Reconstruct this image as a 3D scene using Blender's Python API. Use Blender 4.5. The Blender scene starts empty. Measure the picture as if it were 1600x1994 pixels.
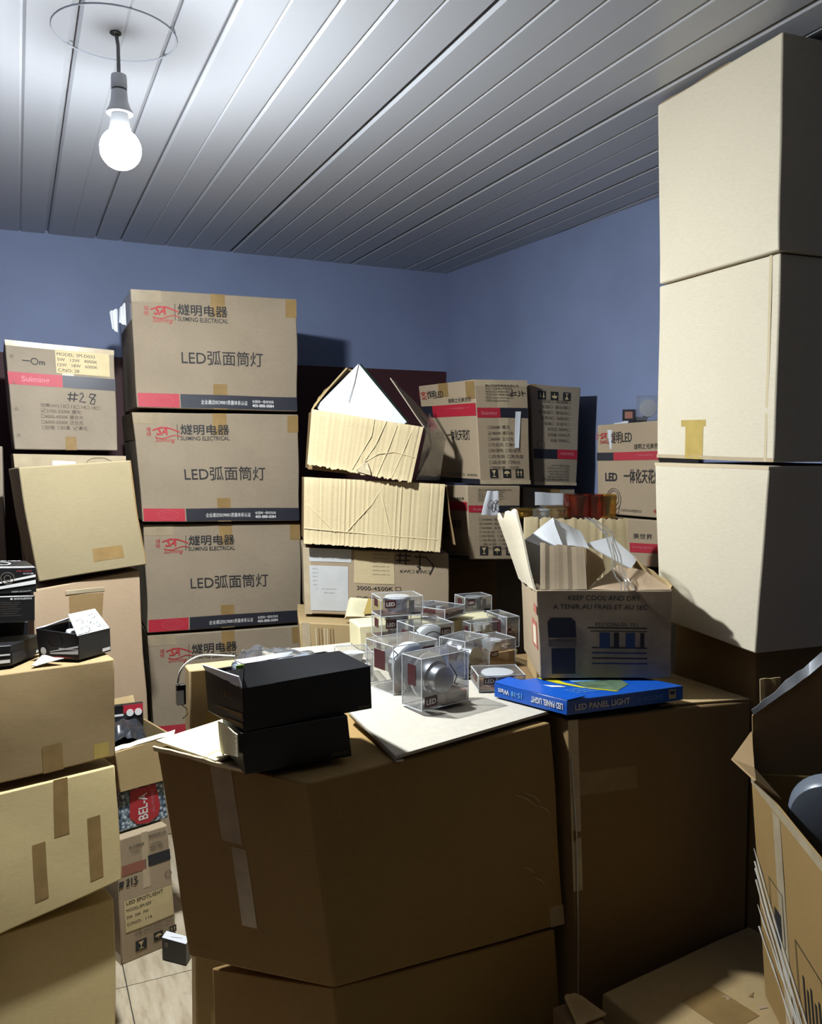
import bpy, bmesh, math, random
from mathutils import Vector, Matrix, noise
sc = bpy.context.scene
COL = sc.collection
# ---------------------------------------------------------------- camera
cd = bpy.data.cameras.new('camera')
cam = bpy.data.objects.new('camera', cd); COL.objects.link(cam)
cd.sensor_fit = 'HORIZONTAL'; cd.sensor_width = 36.0; cd.lens = 36.0 * 1649.0 / 1600.0
cd.clip_start = 0.02
cam.location = (0, 0, 1.5)
cam.rotation_euler = (math.radians(90 - 4.06), 0, math.radians(-24.9))
sc.camera = cam
# ---------------------------------------------------------------- world and exposure
w = bpy.data.worlds.new('world'); sc.world = w; w.use_nodes = True
w.node_tree.nodes['Background'].inputs[0].default_value = (0.6, 0.7, 1.0, 1)
w.node_tree.nodes['Background'].inputs[1].default_value = 0.002
BULB_STRENGTH = 3800.0
SHOULDER_STRENGTH = 110.0
BULB_COLOR = (0.90, 0.96, 1.0, 1)
sc.view_settings.view_transform = 'Standard'
sc.view_settings.look = 'None'
sc.view_settings.exposure = 0.0
sc.view_settings.gamma = 1.0
sc.view_settings.use_curve_mapping = False
try:
    sc.cycles.use_denoising = True
    sc.cycles.max_bounces = 10
    sc.cycles.diffuse_bounces = 3
    sc.cycles.transparent_max_bounces = 24
    sc.cycles.sample_clamp_indirect = 4.0
    sc.cycles.caustics_reflective = False
    sc.cycles.caustics_refractive = False
except Exception:
    pass
# ---------------------------------------------------------------- measured corners (metres)
HEX = {
'T1': [[0.4105, 3.3, 1.6636], [1.0273, 3.2892, 1.6622], [1.035, 3.7292, 1.6622], [0.4182, 3.7399, 1.6636], [0.3965, 3.3002, 2.0963], [1.0253, 3.2893, 2.1063], [1.033, 3.7292, 2.1063], [0.4042, 3.7402, 2.0963]],
'T2': [[0.4215, 3.3, 1.2363], [1.03, 3.2841, 1.2224], [1.0415, 3.7239, 1.2224], [0.433, 3.7398, 1.2363], [0.392, 3.3008, 1.6462], [1.0277, 3.2841, 1.6497], [1.0392, 3.724, 1.6497], [0.4035, 3.7406, 1.6462]],
'T3': [[0.4332, 3.33, 0.8072], [1.0403, 3.3088, 0.801], [1.0557, 3.7485, 0.801], [0.4485, 3.7697, 0.8072], [0.4307, 3.3301, 1.2239], [1.0377, 3.3089, 1.2119], [1.0531, 3.7486, 1.2119], [0.4461, 3.7698, 1.2239]],
'T4': [[0.4492, 3.33, 0.3887], [1.043, 3.3093, 0.3696], [1.0584, 3.749, 0.3696], [0.4646, 3.7697, 0.3887], [0.433, 3.3306, 0.7952], [1.0425, 3.3093, 0.7879], [1.0579, 3.749, 0.7879], [0.4483, 3.7703, 0.7952]],
'T5': [[0.4492, 3.33, 0.0], [1.043, 3.3093, 0.0], [1.0584, 3.749, 0.0], [0.4646, 3.7697, 0.0], [0.433, 3.3306, 0.3847], [1.0425, 3.3093, 0.3656], [1.0579, 3.749, 0.3656], [0.4483, 3.7703, 0.3847]],
'B28': [[-0.0073, 3.3, 1.5089], [0.3391, 3.3121, 1.5037], [0.3252, 3.7119, 1.5037], [-0.0213, 3.6998, 1.5089], [-0.0251, 3.2994, 1.8886], [0.3334, 3.3119, 1.8724], [0.3194, 3.7117, 1.8724], [-0.039, 3.6991, 1.8886]],
'B2': [[0.0084, 3.26, 1.1032], [0.3669, 3.2725, 1.0814], [0.3523, 3.6923, 1.0814], [-0.0062, 3.6797, 1.1032], [-0.011, 3.2593, 1.4928], [0.3634, 3.2724, 1.4848], [0.3487, 3.6921, 1.4848], [-0.0256, 3.6791, 1.4928]],
'D': [[0.0507, 2.85, 1.0977], [0.3769, 2.8854, 1.1279], [0.3456, 3.1835, 1.1175], [0.0193, 3.1482, 1.0872], [0.002, 2.8574, 1.4529], [0.332, 2.8927, 1.4716], [0.3007, 3.1909, 1.4611], [-0.0294, 3.1555, 1.4425]],
'E': [[0.0218, 2.85, 0.003], [0.3975, 2.9299, 0.003], [0.3435, 3.1842, 0.003], [-0.0322, 3.1043, 0.003], [0.0354, 2.8529, 1.0726], [0.3582, 2.9215, 1.1074], [0.3042, 3.1758, 1.1074], [-0.0186, 3.1072, 1.0726]],
'H3': [[0.2326, 2.515, 0.0], [0.4013, 2.5666, 0.0], [0.3253, 2.8152, 0.0], [0.1566, 2.7636, 0.0], [0.2342, 2.5155, 0.3778], [0.3771, 2.5592, 0.3802], [0.3011, 2.8078, 0.3802], [0.1582, 2.7641, 0.3778]],
'H2': [[0.2389, 2.55, 0.384], [0.3871, 2.5953, 0.384], [0.3286, 2.7866, 0.384], [0.1805, 2.7413, 0.384], [0.2481, 2.5528, 0.5035], [0.374, 2.5913, 0.5042], [0.3155, 2.7825, 0.5042], [0.1897, 2.7441, 0.5035]],
'H1': [[0.2407, 2.535, 0.5084], [0.4147, 2.5882, 0.5081], [0.3387, 2.8368, 0.5081], [0.1647, 2.7836, 0.5084], [0.2291, 2.5315, 0.6337], [0.4078, 2.5861, 0.6443], [0.3318, 2.8347, 0.6443], [0.1531, 2.7801, 0.6337]],
'G1': [[-0.1258, 2.2067, 0.7014], [0.2093, 2.26, 0.7136], [0.1623, 2.5563, 0.7084], [-0.1727, 2.503, 0.6961], [-0.1173, 2.2128, 0.9678], [0.2108, 2.2648, 0.971], [0.1638, 2.561, 0.9658], [-0.1643, 2.509, 0.9625]],
'G2': [[-0.1354, 2.1568, 0.3401], [0.213, 2.22, 0.405], [0.1665, 2.5141, 0.3684], [-0.182, 2.4509, 0.3036], [-0.1262, 2.2003, 0.679], [0.2058, 2.2548, 0.6942], [0.1592, 2.5489, 0.6577], [-0.1728, 2.4944, 0.6424]],
'G3': [[-0.1438, 2.1547, 0.002], [0.185, 2.2, 0.002], [0.1388, 2.4918, 0.002], [-0.19, 2.4465, 0.002], [-0.1376, 2.2006, 0.3317], [0.1963, 2.2556, 0.3434], [0.1501, 2.5474, 0.2913], [-0.1839, 2.4924, 0.2796]],
'I1': [[0.2879, 1.7006, 0.4709], [0.5144, 1.4548, 0.486], [1.1227, 1.5723, 0.4027], [0.8961, 1.818, 0.3876], [0.2418, 1.764, 0.893], [0.4664, 1.4548, 0.893], [1.0725, 1.5633, 0.893], [0.8479, 1.8725, 0.893]],
'I1b': [[0.3494, 1.7039, 0.002], [0.5358, 1.4648, 0.002], [1.1298, 1.5734, 0.002], [0.9434, 1.8125, 0.002], [0.3372, 1.7208, 0.422], [0.5231, 1.4648, 0.4776], [1.096, 1.5673, 0.3987], [0.9101, 1.8234, 0.3685]],
'I2': [[1.1553, 1.5413, 0.002], [1.598, 1.4786, 0.002], [1.598, 2.094, 0.002], [1.1408, 2.1567, 0.002], [1.1071, 1.5472, 0.897], [1.598, 1.485, 0.897], [1.598, 2.1004, 0.897], [1.0927, 2.1626, 0.897]],
'P': [[1.1274, 1.6929, 0.956], [1.4128, 1.5598, 0.956], [1.5354, 1.8226, 0.956], [1.25, 1.9557, 0.956], [1.1198, 1.6965, 1.1699], [1.4128, 1.5598, 1.17], [1.5354, 1.8226, 1.17], [1.2423, 1.9593, 1.1699]],
'S1': [[1.5628, 1.4071, 1.951], [1.9816, 1.3758, 1.951], [2.0137, 1.8051, 1.9547], [1.5949, 1.8364, 1.9547], [1.5635, 1.4175, 2.4292], [1.9824, 1.3862, 2.4292], [2.0152, 1.8253, 2.4326], [1.5964, 1.8566, 2.4326]],
'S2': [[1.5778, 1.4185, 1.4764], [1.9966, 1.3872, 1.4764], [2.0289, 1.8186, 1.4843], [1.6101, 1.85, 1.4843], [1.5777, 1.4175, 1.948], [1.9966, 1.3862, 1.948], [2.0292, 1.8228, 1.9526], [1.6104, 1.8541, 1.9526]],
'S3': [[1.5627, 1.4419, 1.0258], [1.9815, 1.4105, 1.0258], [2.0084, 1.7693, 1.042], [1.5895, 1.8006, 1.042], [1.5609, 1.4175, 1.4673], [1.9797, 1.3862, 1.4673], [2.0109, 1.8038, 1.4707], [1.5921, 1.8351, 1.4707]],
'S4': [[1.6177, 1.4919, 0.003], [1.9815, 1.4605, 0.003], [2.0084, 1.7693, 0.003], [1.6445, 1.8006, 0.003], [1.6177, 1.4919, 1.0218], [1.9815, 1.4605, 1.0218], [2.0084, 1.7693, 1.038], [1.6445, 1.8006, 1.038]],
'M1': [[1.5484, 3.1439, 1.3812], [1.5894, 2.8, 1.3776], [1.8065, 2.7914, 1.3744], [1.7655, 3.1353, 1.378], [1.5446, 3.2505, 1.7763], [1.5604, 2.8, 1.7702], [1.7883, 2.792, 1.7738], [1.7725, 3.2425, 1.7799]],
'M2': [[1.8548, 2.84, 1.3699], [2.0523, 2.8297, 1.3629], [2.0669, 3.1093, 1.3629], [1.8695, 3.1196, 1.3699], [1.8317, 2.8412, 1.7671], [2.0676, 2.8288, 1.7598], [2.0823, 3.1085, 1.7598], [1.8464, 3.1208, 1.7671]],
'M3': [[1.5203, 3.067, 1.0729], [1.5467, 2.8, 1.0919], [1.7654, 2.7918, 1.0811], [1.7391, 3.0588, 1.062], [1.5185, 3.1212, 1.3655], [1.5297, 2.8, 1.3747], [1.7624, 2.7919, 1.3691], [1.7512, 3.1131, 1.36]],
'M4': [[1.8206, 2.86, 1.0702], [2.065, 2.8472, 1.0585], [2.0786, 3.1068, 1.0585], [1.8342, 3.1196, 1.0702], [1.8175, 2.8602, 1.3617], [2.0603, 2.8474, 1.3496], [2.0739, 3.1071, 1.3496], [1.8311, 3.1198, 1.3617]],
'M3s': [[1.5203, 3.337, 0.003], [1.5467, 3.07, 0.003], [1.7654, 2.9718, 0.003], [1.7391, 3.2388, 0.003], [1.5203, 3.337, 1.058], [1.5467, 3.07, 1.058], [1.7654, 2.9718, 1.058], [1.7391, 3.2388, 1.058]],
'M4s': [[1.8206, 3.13, 0.003], [2.065, 3.1172, 0.003], [2.0786, 3.2868, 0.003], [1.8342, 3.2996, 0.003], [1.8206, 3.13, 1.0545], [2.065, 3.1172, 1.0545], [2.0786, 3.2868, 1.0545], [1.8342, 3.2996, 1.0545]],
'N': [[1.9411, 2.55, 1.274], [1.9904, 2.2704, 1.2731], [2.2071, 2.3086, 1.2731], [2.1578, 2.5882, 1.274], [1.9409, 2.5516, 1.598], [1.989, 2.2788, 1.6065], [2.2056, 2.317, 1.6065], [2.1575, 2.5898, 1.598]],
'N2': [[1.9425, 2.55, 1.0804], [1.9923, 2.2674, 1.103], [2.209, 2.3056, 1.103], [2.1591, 2.5882, 1.0804], [1.9418, 2.5537, 1.2642], [1.9916, 2.2715, 1.2642], [2.2082, 2.3097, 1.2642], [2.1585, 2.5919, 1.2642]],
'N3': [[1.9425, 2.55, 0.003], [1.9923, 2.2674, 0.003], [2.209, 2.3056, 0.003], [2.1591, 2.5882, 0.003], [1.9425, 2.55, 1.0764], [1.9923, 2.2674, 1.0764], [2.209, 2.3056, 1.0764], [2.1591, 2.5882, 1.0764]],
'L1': [[0.9217, 2.9, 0.9165], [1.437, 2.7522, 0.8851], [1.5141, 3.0214, 0.8851], [0.9989, 3.1692, 0.9165], [0.9202, 2.9004, 1.1585], [1.4288, 2.7546, 1.1264], [1.5059, 3.0237, 1.1264], [0.9974, 3.1696, 1.1585]],
'L0': [[0.9026, 2.8, 0.003], [1.2531, 2.6995, 0.003], [1.3523, 3.0456, 0.003], [1.0019, 3.1461, 0.003], [0.8755, 2.8078, 0.9085], [1.2531, 2.6995, 0.8791], [1.3523, 3.0456, 0.8791], [0.9747, 3.1538, 0.9085]],
'L2': [[0.9209, 2.89, 1.1743], [1.402, 2.7521, 1.1469], [1.4791, 3.0212, 1.1469], [0.9981, 3.1592, 1.1743], [0.9229, 2.8894, 1.4053], [1.4124, 2.7491, 1.3785], [1.4896, 3.0182, 1.3785], [1.0, 3.1586, 1.4053]],
'L3': [[0.9386, 2.89, 1.4379], [1.2978, 2.787, 1.3958], [1.375, 3.0561, 1.3958], [1.0157, 3.1592, 1.4379], [0.9525, 2.886, 1.6506], [1.3376, 2.7756, 1.589], [1.4148, 3.0447, 1.589], [1.0296, 3.1552, 1.6506]],
'K': [[0.66, 1.95, 0.003], [1.065, 1.95, 0.003], [1.065, 2.5, 0.003], [0.66, 2.5, 0.003], [0.66, 1.95, 0.895], [1.065, 1.95, 0.895], [1.065, 2.5, 0.895], [0.66, 2.5, 0.895]],
'J2': [[0.3641, 1.5076, 0.907], [0.5762, 1.5156, 0.907], [0.571, 1.6555, 0.907], [0.3588, 1.6475, 0.907], [0.3567, 1.5074, 0.9862], [0.567, 1.5153, 0.9894], [0.5617, 1.6552, 0.9894], [0.3514, 1.6473, 0.9862]],
'J1': [[0.3274, 1.6622, 0.9885], [0.3622, 1.5065, 0.9885], [0.6278, 1.5376, 0.9885], [0.593, 1.6932, 0.9885], [0.324, 1.6686, 1.069], [0.3606, 1.507, 1.069], [0.6281, 1.5458, 1.073], [0.5915, 1.7074, 1.073]],
'F1': [[-0.1152, 2.3, 1.1515], [0.0346, 2.3211, 1.1466], [0.0123, 2.4795, 1.1466], [-0.1375, 2.4584, 1.1515], [-0.113, 2.3003, 1.2192], [0.0352, 2.3211, 1.2093], [0.0129, 2.4796, 1.2093], [-0.1353, 2.4588, 1.2192]],
'F2': [[-0.117, 2.29, 1.0853], [0.0288, 2.3105, 1.0755], [0.0093, 2.4491, 1.0755], [-0.1364, 2.4286, 1.0853], [-0.1149, 2.2903, 1.1492], [0.0307, 2.3107, 1.1406], [0.0112, 2.4494, 1.1406], [-0.1344, 2.4289, 1.1492]],
'F3': [[-0.1263, 2.42, 0.9807], [0.0119, 2.4394, 0.972], [-0.0048, 2.5582, 0.972], [-0.143, 2.5388, 0.9807], [-0.1237, 2.4204, 1.0604], [0.0154, 2.4399, 1.0503], [-0.0013, 2.5587, 1.0503], [-0.1404, 2.5392, 1.0604]],
'F4': [[-0.1196, 2.2635, 0.9765], [-0.0281, 2.27, 0.9765], [0.0429, 2.39, 0.9765], [-0.0486, 2.3835, 0.9765], [-0.1177, 2.2636, 1.0294], [-0.0264, 2.27, 1.0266], [0.0447, 2.3932, 1.025], [-0.0466, 2.3868, 1.0278]],
'F5': [[0.0363, 2.3237, 0.9765], [0.1269, 2.26, 0.9765], [0.2094, 2.3289, 0.9765], [0.1188, 2.3926, 0.9765], [0.0307, 2.3276, 1.0525], [0.1273, 2.26, 1.0412], [0.2083, 2.328, 1.042], [0.1118, 2.3956, 1.0533]],
'blue': [[1.0187, 1.722, 0.915], [1.0931, 1.5283, 0.915], [1.41, 1.5114, 0.915], [1.3357, 1.7052, 0.915], [1.0187, 1.722, 0.949], [1.0931, 1.5283, 0.949], [1.41, 1.5114, 0.949], [1.3357, 1.7052, 0.949]],
'K2': [[0.345, 1.95, 0.003], [0.64, 1.95, 0.003], [0.64, 2.01, 0.003], [0.345, 2.01, 0.003], [0.345, 1.95, 1.0], [0.64, 1.95, 1.0], [0.64, 2.01, 1.0], [0.345, 2.01, 1.0]],
'K3': [[1.08, 2.19, 0.003], [1.38, 2.19, 0.003], [1.38, 2.5, 0.003], [1.08, 2.5, 0.003], [1.08, 2.19, 0.895], [1.38, 2.19, 0.895], [1.38, 2.5, 0.895], [1.08, 2.5, 0.895]],
'Q': [[1.5, 2.17, 0.003], [1.775, 2.17, 0.003], [1.775, 2.27, 0.003], [1.5, 2.27, 0.003], [1.5, 2.17, 1.285], [1.775, 2.17, 1.285], [1.775, 2.27, 1.285], [1.5, 2.27, 1.285]],
'cream': [[0.9236, 2.36, 0.898], [1.3735, 2.3127, 0.898], [1.3861, 2.4321, 0.898], [0.9362, 2.4793, 0.898], [0.9194, 2.3604, 0.975], [1.3724, 2.3128, 0.975], [1.3849, 2.4322, 0.975], [0.932, 2.4798, 0.975]],
'U': [[1.1861, 0.8225, 0.003], [1.6824, 0.8834, 0.003], [1.6093, 1.4789, 0.003], [1.113, 1.418, 0.003], [1.1861, 0.8225, 0.33], [1.6824, 0.8834, 0.33], [1.6093, 1.4789, 0.33], [1.113, 1.418, 0.33]],
'T': [[1.1331, 0.7715, 0.345], [1.5037, 0.6491, 0.345], [1.7803, 1.1243, 0.345], [1.4097, 1.2467, 0.345], [1.1581, 0.8503, 0.8], [1.5037, 0.6491, 0.8], [1.7803, 1.1243, 0.8], [1.4347, 1.3255, 0.8]],
'pad': [[1.2026, 1.8242, 0.9046], [1.4566, 1.7058, 0.9046], [1.5252, 1.853, 0.9046], [1.2712, 1.9714, 0.9046], [1.2026, 1.8242, 0.9515], [1.4566, 1.7058, 0.9515], [1.5252, 1.853, 0.9515], [1.2712, 1.9714, 0.9515]],
}
PTS = {
'I1_board': [[0.6504, 1.4723, 0.903], [1.0809, 1.586, 0.903], [1.1639, 1.8476, 0.903], [0.8303, 1.977, 0.904], [0.6525, 1.7406, 0.918]],
'I1_flap': [[0.2441, 1.7807, 0.8965], [0.3989, 1.8389, 0.905], [0.4173, 1.7917, 0.897], [0.3903, 1.6477, 0.8962], [0.3317, 1.6132, 0.8962]],
'I1_fold': [[0.3535, 1.6672, 0.8975], [0.3473, 1.49, 0.9491], [0.3465, 1.492, 0.9923], [0.3427, 1.64, 0.9722]],
'L3_diamond': [[0.9776, 2.9152, 1.6616], [1.1314, 2.8711, 1.4906], [1.2945, 2.8244, 1.6084], [1.131, 2.8868, 1.8187]],
'L3_ridge': [[1.0893, 2.8832, 1.6791]],
'L3_left': [[0.9556, 2.8955, 1.6511], [1.0818, 3.1194, 1.7365], [1.1721, 3.0727, 1.8106], [1.1075, 2.9456, 1.8101]],
'L3_right': [[1.3456, 2.7837, 1.5893], [1.4683, 2.9462, 1.599], [1.3794, 2.9717, 1.7065], [1.2511, 2.8836, 1.7731]],
'L3_film': [[1.343, 2.774, 1.5853], [1.305, 2.7849, 1.3976], [1.4621, 2.9063, 1.3917], [1.4848, 2.8998, 1.549], [1.4144, 2.8992, 1.6454]],
'L3_front': [[0.9487, 2.8746, 1.65], [1.3323, 2.7646, 1.5886], [1.2707, 2.7375, 1.3904], [0.9229, 2.8529, 1.4568]],
'L2_front': [[0.9192, 2.878, 1.4111], [1.4068, 2.7382, 1.3827], [1.3716, 2.7087, 1.1399], [0.907, 2.8524, 1.1786]],
'P_left': [[1.1209, 1.7048, 1.1673], [1.2294, 1.9433, 1.1579], [1.1304, 1.9012, 1.3317], [1.1045, 1.7698, 1.3619]],
'P_back': [[1.2439, 1.9531, 1.15], [1.507, 1.8303, 1.15], [1.509, 1.846, 1.3149], [1.2531, 1.9653, 1.3205]],
'P_right': [[1.4279, 1.5748, 1.1692], [1.5124, 1.8223, 1.1649], [1.4744, 1.829, 1.2392], [1.4311, 1.5733, 1.1779]],
'P_front_left': [[1.1298, 1.6962, 1.1704], [1.2303, 1.6493, 1.1705], [1.2524, 1.6898, 1.2669], [1.1545, 1.7354, 1.2757]],
'P_front_mid': [[1.2303, 1.6493, 1.1705], [1.3303, 1.7086, 1.2042], [1.3354, 1.7283, 1.2302], [1.2524, 1.6898, 1.2669]],
'P_front_right': [[1.2338, 1.6499, 1.1689], [1.417, 1.5645, 1.169], [1.4349, 1.6819, 1.1988], [1.3687, 1.7128, 1.2093]],
'P_white_a': [[1.1463, 1.7944, 1.2793], [1.243, 1.8156, 1.3301], [1.2326, 1.7542, 1.269], [1.176, 1.7585, 1.2635]],
'P_white_a2': [[1.1463, 1.7944, 1.2793], [1.176, 1.7585, 1.2635], [1.1723, 1.7602, 1.1683], [1.1576, 1.7892, 1.1912]],
'P_white_b': [[1.2487, 1.8239, 1.3293], [1.3454, 1.834, 1.29], [1.3167, 1.7591, 1.2514], [1.2385, 1.7625, 1.2679]],
'P_white_c': [[1.3337, 1.7953, 1.2629], [1.4321, 1.8156, 1.2744], [1.4687, 1.7544, 1.2174], [1.415, 1.7133, 1.2013]],
'P_film': [[1.3755, 1.8531, 1.3189], [1.3691, 1.7567, 1.289], [1.3246, 1.6672, 1.2098], [1.3066, 1.6049, 1.1693]],
'T_far': [[1.4383, 1.3234, 0.8059], [1.602, 1.2281, 0.7441], [1.6448, 1.2032, 1.1341], [1.5561, 1.2548, 1.0551], [1.5314, 1.2692, 1.0185], [1.4335, 1.3262, 0.9282]],
'T_leftflap': [[1.4356, 1.325, 0.8012], [1.3788, 1.1961, 0.7993], [1.3191, 1.2078, 0.8445], [1.3833, 1.3323, 0.8368], [1.4325, 1.3268, 0.8917]],
'T_stub': [[1.495, 1.3599, 0.9115], [1.5343, 1.3369, 0.9503], [1.5302, 1.3393, 0.9969], [1.492, 1.3616, 0.9946]],
'T_lamp': [[1.4556, 1.1283, 0.777]],
'paper_gap': [[1.5609, 2.7, 1.357], [1.6089, 2.7, 1.3561], [1.6021, 2.68, 1.2682], [1.5149, 2.66, 1.2723]],
'paper_m4': [[1.8338, 2.8, 1.3435], [1.9669, 2.8, 1.3347], [1.9581, 2.79, 1.2905], [1.8279, 2.79, 1.2919]],
'tower_paper_a': [[0.3359, 3.45, 2.0344], [0.3659, 3.45, 2.0461], [0.3625, 3.42, 1.951], [0.3425, 3.42, 1.9652]],
'tower_paper_b': [[0.3683, 3.42, 2.0437], [0.3889, 3.4, 2.0651], [0.3883, 3.38, 1.9743], [0.3628, 3.38, 1.9841]],
'paper_b2': [[0.1128, 3.24, 1.4693], [0.1885, 3.24, 1.4653], [0.1873, 3.23, 1.4399], [0.1117, 3.23, 1.4424]],
'floor_box': [[0.3457, 2.4907, 0.003], [0.4036, 2.4306, 0.003], [0.3455, 2.4907, 0.0694], [0.4048, 2.4306, 0.0667], [0.4335, 2.4167, 0.003]],
'N_lampbox': [[1.9596, 2.36, 1.6035], [2.003, 2.3, 1.6057], [2.0008, 2.3, 1.6899], [1.9554, 2.36, 1.6869]],
'N_dark': [[1.9478, 2.42, 1.6016], [1.9883, 2.4, 1.6051]],
'amber': [[1.5772, 2.202, 1.29], [1.6345, 2.1754, 1.29], [1.6697, 2.1591, 1.29], [1.705, 2.1427, 1.29], [1.4201, 2.2749, 1.29], [1.4729, 2.2504, 1.29], [1.5243, 2.2265, 1.29], [1.5757, 2.2027, 1.29]],
'leaflet': [[0.0156, 2.2463, 0.975], [0.0428, 2.3098, 0.985], [0.0919, 2.2517, 0.985], [0.0388, 2.2521, 0.975]],
'F5_sheet': [[0.1247, 2.257, 1.0393], [0.2068, 2.325, 1.0387], [0.173, 2.348, 1.0879], [0.1062, 2.29, 1.0898]],
'rope': [[-0.0714, 2.1, 0.2872], [-0.0619, 2.1, 0.2474], [-0.0698, 2.1, 0.1999], [-0.0747, 2.1, 0.1777]],
'cord': [[0.3366, 1.72, 1.0863], [0.304, 1.7, 1.0847], [0.2819, 1.69, 1.0686], [0.2754, 1.69, 1.0434]],
'driver': [[0.2734, 1.69, 1.0416], [0.2892, 1.69, 1.0346], [0.2875, 1.69, 0.9963], [0.2726, 1.69, 1.0003]],
'plastic': [[0.3231, 1.66, 1.1153], [0.4215, 1.72, 1.0971], [0.5552, 1.72, 1.0841], [0.6062, 1.7, 1.0642], [0.3815, 1.6, 1.088], [0.3215, 1.62, 1.0858]],
'folded': [[1.0289, 2.765, 0.9187], [1.1574, 2.745, 0.9097], [1.1702, 2.775, 0.9666], [1.056, 2.795, 0.9793]],
'L1_papers': [[0.9362, 2.855, 1.1715]],
}
LAMP = {
'Q11': [0.8002, 1.6668, 0.923, 0.14, 0.118, 0.07, 14.0],
'Q8': [0.8041, 1.832, 0.916, 0.135, 0.118, 0.115, 12.0],
'Q10': [1.0623, 1.9481, 0.898, 0.105, 0.1, 0.09, 22.0],
'Q9': [0.9899, 2.112, 0.898, 0.13, 0.115, 0.1, 4.0],
'Q12': [1.1607, 1.9959, 0.898, 0.098, 0.08, 0.09, 8.0],
'Q13': [1.0052, 1.7724, 0.916, 0.115, 0.038, 0.1, -18.0],
'Q6': [1.2477, 2.2528, 0.898, 0.105, 0.075, 0.05, 0.0],
'Q7': [1.348, 2.2063, 0.898, 0.045, 0.095, 0.12, 0.0],
'Q0': [0.75, 2.0488, 0.898, 0.085, 0.075, 0.1, -10.0],
'Q14': [0.9475, 2.225, 0.898, 0.125, 0.06, 0.07, 3.0],
'Q2': [0.9395, 2.225, 0.96, 0.125, 0.064, 0.08, -2.0],
'Q1': [0.9345, 2.22, 1.026, 0.128, 0.055, 0.09, -6.0],
'Q4': [1.1675, 2.27, 0.99, 0.11, 0.03, 0.12, 28.0],
'Q5': [1.3075, 2.4, 0.977, 0.1, 0.05, 0.07, 0.0],
'Q3': [1.151, 2.38, 0.977, 0.06, 0.04, 0.07, 0.0],
}
# ---------------------------------------------------------------- materials
MATS = {}
def new_mat(name):
    m = bpy.data.materials.new(name); m.use_nodes = True
    MATS[name] = m
    nt = m.node_tree
    return m, nt, nt.nodes['Principled BSDF']
ALB = 0.65
def lin(c):
    return tuple(ALB * ((x / 255.0) / 12.92 if x / 255.0 <= 0.04045 else ((x / 255.0 + 0.055) / 1.055) ** 2.4) for x in c) + (1.0,)
def mixrgb(nt, fac, a, b, blend='MIX'):
    n = nt.nodes.new('ShaderNodeMix'); n.data_type = 'RGBA'; n.blend_type = blend
    for key, val in ((0, fac), (6, a), (7, b)):
        if hasattr(val, 'is_linked') or hasattr(val, 'links'):
            nt.links.new(val, n.inputs[key])
        else:
            n.inputs[key].default_value = val
    return n.outputs[2]
def noise_node(nt, scale, detail=3.0, vec=None, rough=0.55):
    n = nt.nodes.new('ShaderNodeTexNoise'); n.inputs['Scale'].default_value = scale
    n.inputs['Detail'].default_value = detail; n.inputs['Roughness'].default_value = rough
    if vec is not None: nt.links.new(vec, n.inputs['Vector'])
    return n.outputs['Fac']
def ramp(nt, fac, stops):
    n = nt.nodes.new('ShaderNodeValToRGB'); nt.links.new(fac, n.inputs[0])
    el = n.color_ramp.elements
    el[0].position, el[0].color = stops[0]
    el[1].position, el[1].color = stops[-1]
    for p, c in stops[1:-1]:
        e = el.new(p); e.color = c
    return n.outputs[0]
def coords(nt, kind='Object'):
    n = nt.nodes.new('ShaderNodeTexCoord'); return n.outputs[kind]
def mapping(nt, vec, scale=(1, 1, 1), rot=(0, 0, 0)):
    n = nt.nodes.new('ShaderNodeMapping'); nt.links.new(vec, n.inputs[0])
    n.inputs['Scale'].default_value = scale; n.inputs['Rotation'].default_value = rot
    return n.outputs[0]
def bump(nt, bsdf, height, strength, dist=0.002):
    n = nt.nodes.new('ShaderNodeBump'); n.inputs['Strength'].default_value = strength
    n.inputs['Distance'].default_value = dist
    nt.links.new(height, n.inputs['Height']); nt.links.new(n.outputs[0], bsdf.inputs['Normal'])
def cardboard(name, rgb, stain=0.12, rough=0.82, spec=0.2, ribs=0.0):
    m, nt, b = new_mat(name)
    base = lin(rgb)
    dark = tuple(x * 0.72 for x in base[:3]) + (1,)
    obj = coords(nt)
    blot = ramp(nt, noise_node(nt, 5.0, 4.0, obj), [(0.38, (0, 0, 0, 1)), (0.72, (1, 1, 1, 1))])
    sc1 = nt.nodes.new('ShaderNodeMath'); sc1.operation = 'MULTIPLY'; sc1.inputs[1].default_value = stain * 2.2  # near-white bars: light caught along the folded edges, put into the colour
    nt.links.new(blot, sc1.inputs[0])
    c1 = mixrgb(nt, sc1.outputs[0], base, dark)
    fib = noise_node(nt, 60.0, 4.0, mapping(nt, obj, (1, 1, 6)))
    c2 = mixrgb(nt, 0.16, c1, ramp(nt, fib, [(0.3, tuple(x * 0.6 for x in base[:3]) + (1,)), (0.7, tuple(min(1, x * 1.25) for x in base[:3]) + (1,))]))
    gm = nt.nodes.new('ShaderNodeNewGeometry')
    wear = ramp(nt, gm.outputs['Pointiness'], [(0.53, (0, 0, 0, 1)), (0.66, (0.55, 0.55, 0.55, 1))])
    c2 = mixrgb(nt, wear, c2, tuple(min(1, x * 1.5 + .03) for x in base[:3]) + (1,))
    nt.links.new(c2, b.inputs['Base Color'])
    b.inputs['Roughness'].default_value = rough
    b.inputs['Specular IOR Level'].default_value = spec
    h = noise_node(nt, 9.0, 5.0, obj)
    bump(nt, b, h, 0.22, 0.006)
    return m
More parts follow.
